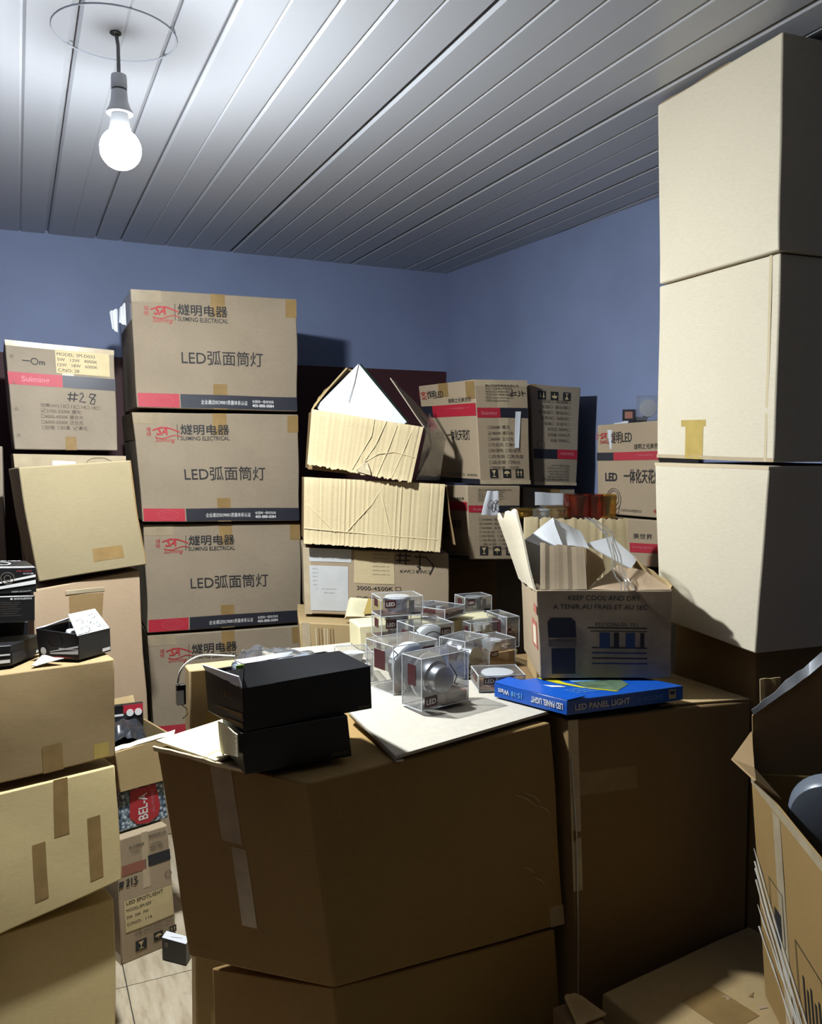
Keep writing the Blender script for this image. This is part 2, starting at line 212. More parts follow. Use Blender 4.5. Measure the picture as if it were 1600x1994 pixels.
def plain(name, rgb, rough=0.5, metal=0.0, spec=0.5, noise_amt=0.0, coat=0.0):
    m, nt, b = new_mat(name)
    base = lin(rgb)
    if noise_amt:
        f = noise_node(nt, 25.0, 4.0, coords(nt))
        c = ramp(nt, f, [(0.3, tuple(x * (1 - noise_amt) for x in base[:3]) + (1,)), (0.7, tuple(min(1, x * (1 + noise_amt)) for x in base[:3]) + (1,))])
        nt.links.new(c, b.inputs['Base Color'])
    else:
        b.inputs['Base Color'].default_value = base
    b.inputs['Roughness'].default_value = rough; b.inputs['Metallic'].default_value = metal
    b.inputs['Specular IOR Level'].default_value = spec; b.inputs['Coat Weight'].default_value = coat
    return m
def clear(name, tint=(1, 1, 1), gloss=0.10, haze=0.06, haze_rgb=(230, 232, 235)):
    m = bpy.data.materials.new(name); m.use_nodes = True; MATS[name] = m
    nt = m.node_tree; nt.nodes.remove(nt.nodes['Principled BSDF'])
    out = nt.nodes['Material Output']
    tr = nt.nodes.new('ShaderNodeBsdfTransparent'); tr.inputs[0].default_value = (*tint, 1)
    gl = nt.nodes.new('ShaderNodeBsdfGlossy'); gl.inputs['Roughness'].default_value = 0.12
    df = nt.nodes.new('ShaderNodeBsdfDiffuse'); df.inputs[0].default_value = lin(haze_rgb)
    m1 = nt.nodes.new('ShaderNodeMixShader'); m1.inputs[0].default_value = haze
    nt.links.new(tr.outputs[0], m1.inputs[1]); nt.links.new(df.outputs[0], m1.inputs[2])
    lw = nt.nodes.new('ShaderNodeLayerWeight'); lw.inputs[0].default_value = 0.35
    mul = nt.nodes.new('ShaderNodeMath'); mul.operation = 'MULTIPLY_ADD'
    nt.links.new(lw.outputs['Fresnel'], mul.inputs[0]); mul.inputs[1].default_value = 0.55; mul.inputs[2].default_value = gloss
    f = noise_node(nt, 14.0, 4.0, coords(nt))
    bp = nt.nodes.new('ShaderNodeBump'); bp.inputs['Strength'].default_value = 0.35; bp.inputs['Distance'].default_value = 0.006
    nt.links.new(f, bp.inputs['Height']); nt.links.new(bp.outputs[0], gl.inputs['Normal'])
    m2 = nt.nodes.new('ShaderNodeMixShader')
    nt.links.new(mul.outputs[0], m2.inputs[0]); nt.links.new(m1.outputs[0], m2.inputs[1]); nt.links.new(gl.outputs[0], m2.inputs[2])
    nt.links.new(m2.outputs[0], out.inputs[0])
    return m

cardboard('kraft', (176, 156, 128), 0.14)
cardboard('kraft_straw', (153, 138, 105), 0.06, 0.75, 0.25)
cardboard('kraft_tower', (158, 142, 120), 0.24)
cardboard('kraft_big', (170, 138, 86), 0.12)
cardboard('kraft_dusty', (160, 146, 126), 0.3)
cardboard('kraft_tan', (190, 163, 116), 0.1)
cardboard('kraft_yellow', (214, 192, 138), 0.07, 0.7, 0.3)
cardboard('kraft_caramel', (172, 146, 104), 0.12)
cardboard('kraft_pale', (228, 216, 190), 0.05, 0.75, 0.25)
cardboard('kraft_pink', (186, 160, 130), 0.08)
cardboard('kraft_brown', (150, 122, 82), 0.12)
cardboard('kraft_liner', (212, 192, 150), 0.08)
cardboard('card_white_tan', (200, 192, 176), 0.05)
cardboard('card_cream', (232, 222, 182), 0.06)
plain('edge_pale', (214, 196, 160), 0.9)
plain('tape_brown', (150, 122, 78), 0.28, 0, 0.5, 0.12)
plain('tape_yellow', (196, 170, 96), 0.22, 0, 0.6, 0.1)
plain('tape_dull', (166, 149, 122), 0.2, 0, 0.6, 0.1)
plain('tape_clear', (196, 178, 146), 0.18, 0, 0.6, 0.1)
plain('ink_black', (26, 24, 24), 0.7)
plain('ink_grey', (96, 84, 70), 0.8)
plain('ink_red', (176, 36, 44), 0.7)
plain('ink_faint_red', (176, 96, 78), 0.8)
plain('band_red', (178, 34, 52), 0.55)
plain('band_rust', (150, 92, 74), 0.7)
plain('band_navy', (30, 31, 42), 0.5)
plain('ink_white', (232, 230, 226), 0.6)
plain('ink_dim_pink', (190, 66, 80), 0.6)
plain('ink_pink', (206, 120, 128), 0.6)
plain('ink_blue', (36, 62, 100), 0.6)
plain('label_cream', (206, 186, 138), 0.6, 0, 0.4, 0.05)
plain('paper_white', (236, 238, 242), 0.7)
plain('paper_grey', (206, 206, 204), 0.45, 0, 0.5, 0.05)
plain('black_card', (17, 17, 20), 0.42, 0, 0.5, 0.15)
plain('black_inner', (30, 28, 28), 0.6)
plain('black_plastic', (14, 14, 15), 0.25)
plain('dark_film', (44, 46, 52), 0.16, 0, 0.8, 0.3)
plain('silver', (200, 202, 206), 0.28, 0.9, 0.5)
plain('silver_dull', (168, 170, 174), 0.45, 0.6)
plain('lamp_white', (238, 240, 242), 0.4)
plain('grey_plastic', (120, 128, 140), 0.35)
plain('green_plastic', (150, 190, 60), 0.4)
plain('green_edge', (80, 170, 120), 0.5)
plain('white_plastic', (228, 230, 232), 0.35)
plain('wire_grey', (120, 118, 118), 0.5)
plain('wire_white', (214, 208, 196), 0.5)
plain('wire_black', (24, 24, 26), 0.4)
plain('card_orange', (196, 150, 100), 0.6, 0, 0.5, 0.2)
plain('card_brown', (120, 78, 54), 0.6, 0, 0.5, 0.3)
plain('label_maroon', (70, 24, 30), 0.5)
plain('blue_gloss', (24, 92, 196), 0.3, 0, 0.5)
plain('yellow_print', (226, 214, 40), 0.35)
plain('sky_print', (120, 178, 226), 0.35)
plain('olive_print', (96, 118, 92), 0.4, 0, 0.5, 0.5)
plain('stretch_film', (206, 200, 186), 0.15, 0, 0.9)
plain('edge_clear', (226, 230, 234), 0.2, 0, 0.8)
clear('pvc_clear', (0.93, 0.94, 0.95), 0.08, 0.09)
clear('film_clear', (0.9, 0.9, 0.88), 0.14, 0.10)
clear('film_grey', (0.62, 0.64, 0.68), 0.16, 0.10)
clear('pvc_amber', (0.95, 0.72, 0.25), 0.10, 0.04, (200, 150, 60))
clear('pvc_red', (0.85, 0.24, 0.10), 0.10, 0.04, (150, 60, 30))

# water carton print: speckled bubbles
m, nt, b = new_mat('bubble_print')
v = nt.nodes.new('ShaderNodeTexVoronoi'); v.inputs['Scale'].default_value = 95
nt.links.new(coords(nt), v.inputs['Vector'])
c = ramp(nt, v.outputs['Distance'], [(0.15, lin((226, 232, 236))), (0.45, lin((120, 140, 156))), (0.8, lin((40, 54, 70)))])
nt.links.new(c, b.inputs['Base Color']); b.inputs['Roughness'].default_value = 0.5
# wall paint
def paint(name, rgb, rough=0.6):
    m, nt, b = new_mat(name)
    base = lin(rgb)
    f = noise_node(nt, 1.6, 5.0, coords(nt), 0.6)
    c = ramp(nt, f, [(0.35, tuple(x * 0.9 for x in base[:3]) + (1,)), (0.68, tuple(x * 1.1 for x in base[:3]) + (1,))])
    nt.links.new(c, b.inputs['Base Color']); b.inputs['Roughness'].default_value = rough
    b.inputs['Specular IOR Level'].default_value = 0.3
    bump(nt, b, noise_node(nt, 40.0, 4.0, coords(nt)), 0.12, 0.004)
    return m
paint('wall_blue', (138, 151, 186))
paint('wall_maroon', (74, 38, 40))
plain('ceiling_pvc', (196, 198, 204), 0.34, 0, 0.45)
plain('ceiling_ring', (186, 190, 200), 0.5)
plain('grout', (70, 62, 54), 0.9)
# floor tile: diagonal pale wood streaks
m, nt, b = new_mat('tile_beige')
obj = coords(nt)
mp = mapping(nt, obj, (26, 5, 1), (0, 0, math.radians(38)))
f = noise_node(nt, 1.3, 5.0, mp, 0.6)
c = ramp(nt, f, [(0.3, lin((166, 148, 122))), (0.5, lin((200, 184, 156))), (0.72, lin((214, 202, 178)))])
dirt = ramp(nt, noise_node(nt, 9.0, 5.0, obj), [(0.62, (0, 0, 0, 1)), (0.75, (1, 1, 1, 1))])
dm = nt.nodes.new('ShaderNodeMath'); dm.operation = 'MULTIPLY'; dm.inputs[1].default_value = 0.5
nt.links.new(dirt, dm.inputs[0])
nt.links.new(mixrgb(nt, dm.outputs[0], c, lin((120, 104, 84))), b.inputs['Base Color'])
b.inputs['Roughness'].default_value = 0.45
# bulb: the globe glows strongly at its lower end, weakly round its shoulder
for name_, k_ in (('bulb_glow', BULB_STRENGTH), ('bulb_shoulder', SHOULDER_STRENGTH)):
    m = bpy.data.materials.new(name_); m.use_nodes = True; MATS[name_] = m
    nt = m.node_tree; nt.nodes.remove(nt.nodes['Principled BSDF'])
    em = nt.nodes.new('ShaderNodeEmission'); em.inputs[0].default_value = BULB_COLOR; em.inputs[1].default_value = k_
    nt.links.new(em.outputs[0], nt.nodes['Material Output'].inputs[0])

# ---------------------------------------------------------------- mesh helpers
def make_mesh(name, verts, faces, mat, parent=None, smooth=False, bevel=0.0, loc=None):
    me = bpy.data.meshes.new(name)
    me.from_pydata([tuple(v) for v in verts], [], faces)
    me.validate(); me.update()
    if smooth:
        for p in me.polygons: p.use_smooth = True
        me.set_sharp_from_angle(angle=math.radians(38))
    o = bpy.data.objects.new(name, me); COL.objects.link(o)
    if mat: me.materials.append(MATS[mat])
    if parent is not None: o.parent = parent
    if loc is not None: o.location = loc
    if bevel:
        bm_ = o.modifiers.new('soft_edges', 'BEVEL'); bm_.width = bevel; bm_.segments = 2
        bm_.limit_method = 'ANGLE'; bm_.angle_limit = math.radians(50)
    return o
def thing(name, label, cat, loc, group=None, rz=0.0):
    o = bpy.data.objects.new(name, None); COL.objects.link(o)
    o.empty_display_size = 0.05
    o.location = loc; o.rotation_euler = (0, 0, rz)
    o['label'] = label; o['category'] = cat
    if group: o['group'] = group
    return o
def box_vf(x0, y0, z0, x1, y1, z1):
    v = [(x0, y0, z0), (x1, y0, z0), (x1, y1, z0), (x0, y1, z0), (x0, y0, z1), (x1, y0, z1), (x1, y1, z1), (x0, y1, z1)]
    f = [(3, 2, 1, 0), (4, 5, 6, 7), (0, 1, 5, 4), (1, 2, 6, 5), (2, 3, 7, 6), (3, 0, 4, 7)]
    return v, f
class Geo:
    def __init__(s): s.v, s.f = [], []
    def add(s, v, f):
        b = len(s.v); s.v.extend([Vector(x) for x in v]); s.f.extend([tuple(b + i for i in q) for q in f])
    def box(s, *a): s.add(*box_vf(*a))
    def tube(s, pts, r, n=8):
        pts = [Vector(p) for p in pts]; rings = []
        for i, p in enumerate(pts):
            t = (pts[min(i + 1, len(pts) - 1)] - pts[max(i - 1, 0)]).normalized()
            a = t.cross(Vector((0, 0, 1)))
            if a.length < 1e-3: a = t.cross(Vector((1, 0, 0)))
            a.normalize(); b = t.cross(a)
            rr = r[i] if isinstance(r, (list, tuple)) else r
            rings.append([p + a * rr * math.cos(2 * math.pi * k / n) + b * rr * math.sin(2 * math.pi * k / n) for k in range(n)])
        v = [q for ring in rings for q in ring]; f = []
        for i in range(len(pts) - 1):
            for k in range(n):
                f.append((i * n + k, i * n + (k + 1) % n, (i + 1) * n + (k + 1) % n, (i + 1) * n + k))
        f.append(tuple(range(n))[::-1]); f.append(tuple((len(pts) - 1) * n + k for k in range(n)))
        s.add(v, f)
    def lathe(s, prof, n=24, mat4=None):
        v, f = [], []
        for r, z in prof:
            for k in range(n):
                v.append(Vector((r * math.cos(2 * math.pi * k / n), r * math.sin(2 * math.pi * k / n), z)))
        for i in range(len(prof) - 1):
            for k in range(n):
                f.append((i * n + k, i * n + (k + 1) % n, (i + 1) * n + (k + 1) % n, (i + 1) * n + k))
        f.append(tuple(range(n))[::-1]); f.append(tuple((len(prof) - 1) * n + k for k in range(n)))
        if mat4 is not None: v = [mat4 @ x for x in v]
        s.add(v, f)
    def slab(s, quad, t, nu=8, nv=3, ripple=0.0, freq=30.0, rag=0.0, seed=0):
        """thick sheet spanned by quad p00,p10,p11,p01; ripple = ridges across u; rag = torn far edge"""
        p00, p10, p11, p01 = [Vector(q) for q in quad]
        n = (p10 - p00).cross(p01 - p00).normalized()
        rnd = random.Random(seed); top, bot = [], []
        off = [rnd.uniform(-1, 1) for _ in range(nu + 1)]
        for j in range(nv + 1):
            for i in range(nu + 1):
                u, vv = i / nu, j / nv
                p = (p00 * (1 - u) + p10 * u) * (1 - vv) + (p01 * (1 - u) + p11 * u) * vv
                if rag and j == nv: p = p + (p - (p00 * (1 - u) + p10 * u)).normalized() * off[i] * rag
                d = ripple * (math.sin(u * freq) * 0.6 + off[i] * 0.6) * (1.0 if 0 < i < nu else 0.2)
                d += 0.004 * noise.noise(p * 9.0 + Vector((seed, 0, 0)))
                top.append(p + n * (t / 2 + d)); bot.append(p - n * (t / 2 - d))
        N = (nu + 1) * (nv + 1); f = []
        idx = lambda i, j: j * (nu + 1) + i
        for j in range(nv):
            for i in range(nu):
                f.append((idx(i, j), idx(i + 1, j), idx(i + 1, j + 1), idx(i, j + 1)))
                f.append((N + idx(i, j), N + idx(i, j + 1), N + idx(i + 1, j + 1), N + idx(i + 1, j)))
        for i in range(nu):
            f.append((idx(i, 0), N + idx(i, 0), N + idx(i + 1, 0), idx(i + 1, 0)))
            f.append((idx(i, nv), idx(i + 1, nv), N + idx(i + 1, nv), N + idx(i, nv)))
        for j in range(nv):
            f.append((idx(0, j), idx(0, j + 1), N + idx(0, j + 1), N + idx(0, j)))
            f.append((idx(nu, j), N + idx(nu, j), N + idx(nu, j + 1), idx(nu, j + 1)))
        s.add(top + bot, f)
    def plate(s, poly, t):
        """flat or slightly warped polygon given a thickness"""
        p = [Vector(q) for q in poly]; k = len(p)
        n = Vector((0, 0, 0))
        for i in range(k): n += (p[i] - p[0]).cross(p[(i + 1) % k] - p[0])
        n.normalize()
        c = sum(p, Vector()) / k
        v = [q + n * t / 2 for q in p] + [c + n * t / 2] + [q - n * t / 2 for q in p] + [c - n * t / 2]
        f = []
        for i in range(k):
            j = (i + 1) % k
            f += [(i, j, k), (k + 1 + j, k + 1 + i, 2 * k + 1), (j, i, k + 1 + i, k + 1 + j)]
        s.add(v, f)
    def obj(s, name, mat, parent=None, smooth=False, bevel=0.0, rel=True, recalc=True):
        v = s.v
        if parent is not None and rel:
            inv = parent_inv(parent); v = [inv @ x for x in v]
        o = make_mesh(name, v, s.f, mat, parent, False, bevel)
        bm = bmesh.new(); bm.from_mesh(o.data)
        if recalc: bmesh.ops.recalc_face_normals(bm, faces=bm.faces)
        bm.to_mesh(o.data); bm.free()
        if smooth:
            for p in o.data.polygons: p.use_smooth = True
            o.data.set_sharp_from_angle(angle=math.radians(38))
        return o
def parent_inv(p):
    M = Matrix.Translation(p.location) @ p.rotation_euler.to_matrix().to_4x4()
    if p.parent is not None: M = (Matrix.Translation(p.parent.location) @ p.parent.rotation_euler.to_matrix().to_4x4()) @ M
    return M.inverted()

_glyphs = {}
def glyphs(s, bold=0.0):
    key = (s, bold)
    if key not in _glyphs:
        cu = bpy.data.curves.new('text_source', 'FONT'); cu.body = s; cu.size = 1.0; cu.resolution_u = 3
        cu.offset = bold
        o = bpy.data.objects.new('text_source', cu); COL.objects.link(o)
        dg = bpy.context.evaluated_depsgraph_get()
        me = bpy.data.meshes.new_from_object(o.evaluated_get(dg))
        v = [(q.co.x, q.co.y) for q in me.vertices]; f = [tuple(p.vertices) for p in me.polygons]
        bpy.data.objects.remove(o); bpy.data.curves.remove(cu); bpy.data.meshes.remove(me)
        _glyphs[key] = (v, f)
    return _glyphs[key]

FACES = {
    'F': lambda a, b: (a, 0, b), 'R': lambda a, b: (1, a, b), 'L': lambda a, b: (0, 1 - a, b),
    'B': lambda a, b: (1 - a, 1, b), 'T': lambda a, b: (a, b, 1), 'D': lambda a, b: (a, 1 - b, 0)}
class Carton:
    """a carton given by its eight real corners; prints and tape follow the slightly wobbly faces"""
    def __init__(s, key, name, label, mat='kraft', cat='carton', group=None, wobble=0.003, open_top=False, wall=0.005, n=8, bevel=0.004, lift=0.0, inner=None, body='body', mixins=None):
        c = [Vector(p) for p in HEX[key]] if isinstance(key, str) else [Vector(p) for p in key]
        s.c = c; s.amp = wobble; s.seed = Vector((len(bpy.data.objects) * 1.37, 0.3, 0.9))
        base = sum(c[:4], Vector()) / 4
        base.z = min(p.z for p in c[:4])
        s.root = thing(name, label, cat, base, group)
        s.buckets = []
        s.open = open_top
        g = Geo()
        def face_grid(fn, flip, lo=(0.0, 1.0), hi=(0.0, 1.0)):
            v, f = [], []
            for j in range(n + 1):
                for i in range(n + 1):
                    v.append(s.P(*fn(lo[0] + (lo[1] - lo[0]) * i / n, hi[0] + (hi[1] - hi[0]) * j / n)))
            for j in range(n):
                for i in range(n):
                    q = (j * (n + 1) + i, j * (n + 1) + i + 1, (j + 1) * (n + 1) + i + 1, (j + 1) * (n + 1) + i)
                    f.append(q[::-1] if flip else q)
            g.add(v, f)
        for k in ('F', 'R', 'L', 'B', 'D') + (() if open_top else ('T',)):
            face_grid(FACES[k], False)
        if open_top:
            W = max((c[1] - c[0]).length, .01); D = max((c[3] - c[0]).length, .01); Hh = (c[4] - c[0]).length
            tu, tv, tw = wall / W, wall / D, wall / Hh
            ins = lambda u, v, w_: (tu + u * (1 - 2 * tu), tv + v * (1 - 2 * tv), tw + w_ * (1 - tw))
            for k in ('F', 'R', 'L', 'B', 'D'):
                fn = FACES[k]
                face_grid(lambda a, b, fn=fn: ins(*fn(a, b)), True)
            for k in ('F', 'R', 'L', 'B'):
                fn = FACES[k]; v, f = [], []
                for i in range(n + 1):
                    v.append(s.P(*fn(i / n, 1))); v.append(s.P(*ins(*fn(i / n, 1))))
                for i in range(n): f.append((2 * i, 2 * i + 2, 2 * i + 3, 2 * i + 1))
                g.add(v, f)
        inv = parent_inv(s.root)
        o = make_mesh(body, [inv @ x for x in g.v], g.f, mat, s.root, False, bevel)
        bm = bmesh.new(); bm.from_mesh(o.data)
        bmesh.ops.remove_doubles(bm, verts=bm.verts, dist=1e-5)
        bmesh.ops.recalc_face_normals(bm, faces=bm.faces)
        bm.to_mesh(o.data); bm.free()
        for p in o.data.polygons: p.use_smooth = True
        o.data.set_sharp_from_angle(angle=math.radians(38))
        s.body = o
    def P(s, u, v, w):
        c = s.c
        p = ((c[0] * (1 - u) + c[1] * u) * (1 - v) + (c[3] * (1 - u) + c[2] * u) * v) * (1 - w) + ((c[4] * (1 - u) + c[5] * u) * (1 - v) + (c[7] * (1 - u) + c[6] * u) * v) * w
        if s.amp:
            q = p * 5.0 + s.seed
            p = p + Vector((noise.noise(q), noise.noise(q + Vector((7.1, 0, 0))), 0.4 * noise.noise(q + Vector((0, 9.3, 0))))) * s.amp * 1.6
        return p
    def S(s, face, a, b, off):
        fn = FACES[face]; p = s.P(*fn(a, b)); e = 0.01
        du = s.P(*fn(a + e, b)) - s.P(*fn(a - e, b)); dv = s.P(*fn(a, b + e)) - s.P(*fn(a, b - e))
        return p + du.cross(dv).normalized() * off
    def dim(s, face):
        fn = FACES[face]
        Q = lambda a, b: s.P(*fn(a, b))
        return ((Q(1, 0) - Q(0, 0)).length + (Q(1, 1) - Q(0, 1)).length) / 2, ((Q(0, 1) - Q(0, 0)).length + (Q(1, 1) - Q(1, 0)).length) / 2
    def put(s, part, mat, verts, faces):
        s.buckets.append((part, mat, verts, faces))
    def rect(s, face, a0, b0, a1, b1, mat, part='printed_band', off=0.0010, n=10, flip=False):
        if flip: a0, b0, a1, b1 = 1 - a1, 1 - b1, 1 - a0, 1 - b0
        v, f = [], []
        for i in range(n + 1):
            a = a0 + (a1 - a0) * i / n
            v += [s.S(face, a, b0, off), s.S(face, a, (b0 + b1) / 2, off), s.S(face, a, b1, off)]
        for i in range(n):
            for k in (0, 1): f.append((3 * i + k, 3 * i + 3 + k, 3 * i + 4 + k, 3 * i + 1 + k))
        s.put(part, mat, v, f)
    def poly(s, face, pts, mat, part='logo', off=0.0014, flip=False):
        if flip: pts = [(1 - a, 1 - b) for a, b in pts]
        s.put(part, mat, [s.S(face, a, b, off) for a, b in pts], [tuple(range(len(pts)))])
    def text(s, face, txt, a, b, h, mat='ink_black', width=None, bold=0.0, part='lettering', shear=0.0, rot=0.0, flip=False, off=0.0018, center=False, stretch=1.0, mirror=False):
        """h = height of a capital letter as a fraction of the face height; a, b = left end of the baseline; width as a fraction of the face width"""
        v, f = glyphs(txt, bold)
        if not v: return
        W, H = s.dim(face)
        x0 = min(p[0] for p in v); x1 = max(p[0] for p in v)
        sy = h * H / 0.72; sx = sy * stretch
        if width: sx = width * W / max(x1 - x0, 1e-6)
        ca, sa = math.cos(rot), math.sin(rot); out = []
        for x, y in v:
            X = (x - (x0 + x1) / 2 if center else x - x0) * sx + shear * y * sy; Y = y * sy
            if mirror: X = -X
            X, Y = X * ca - Y * sa, X * sa + Y * ca
            aa, bb = a + X / W, b + Y / H
            if flip: aa, bb = 1 - aa, 1 - bb
            out.append(s.S(face, aa, bb, off))
        s.put(part, mat, out, f)
    def stroke(s, face, lines, thick, mat='ink_black', part='handwriting', off=0.0018, flip=False):
        W, H = s.dim(face); V = []
        for ln in lines:
            pts = [Vector((a * W, b * H)) for a, b in ln]; v, f = [], []
            for i, p in enumerate(pts):
                t = pts[min(i + 1, len(pts) - 1)] - pts[max(i - 1, 0)]
                t.normalize(); nrm = Vector((-t.y, t.x)) * thick / 2
                for q in (p + nrm, p - nrm): 
                    aa, bb = q.x / W, q.y / H
                    if flip: aa, bb = 1 - aa, 1 - bb
                    v.append(s.S(face, aa, bb, off))
            for i in range(len(pts) - 1): f.append((2 * i, 2 * i + 1, 2 * i + 3, 2 * i + 2))
            V.append((v, f))
        g = Geo()
        for v, f in V: g.add(v, f)
        s.put(part, mat, g.v, g.f)
    def ring(s, face, a, b, ra, rb, thick, mat, part='logo', n=24, a0=0.0, a1=2 * math.pi, flip=False):
        W, H = s.dim(face)
        s.stroke(face, [[(a + ra * math.cos(a0 + (a1 - a0) * i / n), b + rb * math.sin(a0 + (a1 - a0) * i / n)) for i in range(n + 1)]], thick, mat, part, flip=flip)
    def icon(s, face, a, b, w, kind, flip=False):
        W, H = s.dim(face); h = w * W / H
        s.rect(face, a, b, a + w, b + h, 'ink_black', 'handling_symbol', 0.0012, 2, flip)
        pt = lambda x, y: (a + x * w, b + y * h)
        P = lambda L: s.poly(face, [pt(*q) for q in L], 'label_cream', 'handling_symbol', 0.0018, flip)
        if kind == 'up':
            for x in (0.3, 0.7):
                P([(x - .05, .2), (x + .05, .2), (x + .05, .6), (x - .05, .6)]); P([(x - .15, .58), (x + .15, .58), (x, .85)])
        elif kind == 'glass':
            P([(.25, .85), (.5, .42), (.75, .85)]); P([(.46, .2), (.54, .2), (.54, .48), (.46, .48)]); P([(.3, .14), (.7, .14), (.7, .22), (.3, .22)])
        else:
            P([(.5 + .36 * math.cos(t * math.pi / 8), .48 + .32 * math.sin(t * math.pi / 8)) for t in range(9)]); P([(.47, .18), (.53, .18), (.53, .5), (.47, .5)])
    def tape(s, face, a0, b0, a1, b1, mat='tape_brown', n=6):
        s.rect(face, a0, b0, a1, b1, mat, 'tape', 0.0007, n)
    def logo(s, face, a, b, h, mat='ink_red', flip=False):
        """the maker's red script mark: two swung initials over the script name"""
        W, H = s.dim(face)
        s.text(face, 'SA', a + 0.018, b + h * 0.42, h * 0.5, mat, bold=0.022, part='logo', shear=0.35, flip=flip, stretch=.85)
        k = h * H / W
        s.stroke(face, [[(a + k * (0.0 + 1.55 * t), b + h * (0.62 + 0.38 * math.sin(t * 3.0 + 0.2) - 0.55 * t * (1 - t))) for t in [i / 14 for i in range(15)]]], h * H * 0.075, mat, 'logo', flip=flip)
        s.stroke(face, [[(a + k * (0.1 + 1.5 * t), b + h * (0.30 - 0.10 * math.sin(t * 6.0))) for t in [i / 14 for i in range(15)]]], h * H * 0.05, mat, 'logo', flip=flip)
        s.text(face, 'Suiming', a + 0.01, b + 0.0, h * 0.26, mat, part='logo', shear=0.3, flip=flip)
        for j, ch in enumerate('燧明'):
            s.text(face, ch, a - k * 0.35, b + h * (0.66 - 0.3 * j), h * 0.2, mat, part='logo', flip=flip)
    def close(s, labels=None):
        order = 0
        inv = parent_inv(s.root)
        for part, mat, verts, faces in s.buckets:
            o = make_mesh(part, [inv @ x for x in verts], faces, mat, s.root)
        return s
def add_part(root, name, mat, g, smooth=False, bevel=0.0, label=None):
    o = g.obj(name, mat, root, smooth, bevel)
    if label: o['label'] = label
    return o

# ---------------------------------------------------------------- the room
H = 2.45
def structure(name, v, f, mat):
    o = make_mesh(name, v, f, mat); o['kind'] = 'structure'; return o
YB = 4.095; XL = -0.85
structure('wall_back', *box_vf(XL - .1, YB, -.02, 2.3, YB + .12, H + .1), 'wall_blue')
xr = lambda y: 2.11 + (YB - y) * 0.0625
y0, y1 = -1.7, YB
structure('wall_right', [(xr(y0), y0, -.02), (xr(y0) + .12, y0, -.02), (xr(y1) + .12, y1, -.02), (xr(y1), y1, -.02),
                         (xr(y0), y0, H + .1), (xr(y0) + .12, y0, H + .1), (xr(y1) + .12, y1, H + .1), (xr(y1), y1, H + .1)], box_vf(0, 0, 0, 1, 1, 1)[1], 'wall_blue')
structure('wall_left', *box_vf(XL - .12, -1.7, -.02, XL, YB + .1, H + .1), 'wall_blue')
structure('trim_1', *box_vf(XL, YB - .003, 0, 2.108, YB + .01, 1.93), 'wall_maroon')      # painted dado on the back wall
structure('trim_3', *box_vf(XL - .01, -1.7, 0, XL + .003, YB, 1.93), 'wall_maroon')
# ceiling: one PVC strip after another
ceil = bpy.data.objects.new('ceiling', bpy.data.meshes.new('ceiling'))
v, f = box_vf(XL, -1.7, H + .016, 2.48, YB + .1, H + .06)
ceil.data.from_pydata(v, [], f); ceil.data.materials.append(MATS['ceiling_pvc']); COL.objects.link(ceil); ceil['kind'] = 'structure'
pw = 0.1012
prof = [(.0004, H + .014), (.0004, H + .0052), (.0076, H), (pw - .0066, H), (pw - .0004, H + .0052), (pw - .0004, H + .014)]
pv = [(x, -1.7, z) for x, z in prof] + [(x, YB + .02, z) for x, z in prof]
k = len(prof)
pf = [(i, (i + 1) % k, k + (i + 1) % k, k + i) for i in range(k)] + [tuple(range(k))[::-1], tuple(range(k, 2 * k))]
pm = bpy.data.meshes.new('panel'); pm.from_pydata(pv, [], pf); pm.update(); pm.materials.append(MATS['ceiling_pvc'])
bm = bmesh.new(); bm.from_mesh(pm); bmesh.ops.recalc_face_normals(bm, faces=bm.faces); bm.to_mesh(pm); bm.free()
rnd = random.Random(4)
for i in range(-15, 24):
    o = bpy.data.objects.new('panel', pm); COL.objects.link(o); o.parent = ceil
    o.location = (0.0455 + i * pw, 0, rnd.uniform(-.0005, .0003))
    o.rotation_euler = (0, rnd.uniform(-.003, .003), 0)
g = Geo(); g.tube([(.232 + .135 * math.cos(t), 2.10 + .135 * math.sin(t), H - .001) for t in [i * 2 * math.pi / 40 for i in range(41)]], .0022, 6)
o = g.obj('trim_2', 'ceiling_ring'); o['kind'] = 'structure'                               # old round fitting's edge left on the ceiling
# floor tiles
fl = make_mesh('floor', *box_vf(XL, -1.7, -.05, 2.5, YB, -.006), 'grout'); fl['kind'] = 'structure'
tm = bpy.data.meshes.new('tile'); tv, tf = box_vf(.0015, .0015, -.008, .4485, .4485, 0); tm.from_pydata(tv, [], tf); tm.materials.append(MATS['tile_beige'])
for i in range(-4, 5):
    for j in range(-9, 4):
        x, y = .236 + i * .45, 2.407 + j * .45
        if x > 2.1 or y > YB - .3 or x < XL: continue
        o = bpy.data.objects.new('tile', tm); COL.objects.link(o); o.parent = fl; o.location = (x, y, 0)

# ---------------------------------------------------------------- the bulb
bx, by = .235, 2.077
t = thing('pendant_lamp', 'lit white light bulb hanging from the ceiling on a short grey cord', 'lamp', (bx, by, H))
g = Geo(); g.tube([(.232, 2.092, H + .004), (.236, 2.088, 2.42), (.2355, 2.081, 2.375), (bx, by, 2.345)], .0042, 8)
add_part(t, 'cord', 'wire_grey', g, True)
g = Geo(); g.lathe([(.012, 2.452), (.013, 2.447), (.006, 2.443)], 12, Matrix.Translation((.232, 2.092, 0)))
add_part(t, 'cord_grip', 'wire_black', g, True)
TT = Matrix.Translation((bx, by, 0))
g = Geo(); g.lathe([(.006, 2.353), (.0165, 2.351), (.0175, 2.345), (.0178, 2.322), (.0165, 2.320)], 24, TT)
add_part(t, 'holder_cap', 'white_plastic', g, True)
g = Geo(); g.lathe([(.0165, 2.321), (.0172, 2.319), (.0165, 2.316)], 24, TT)
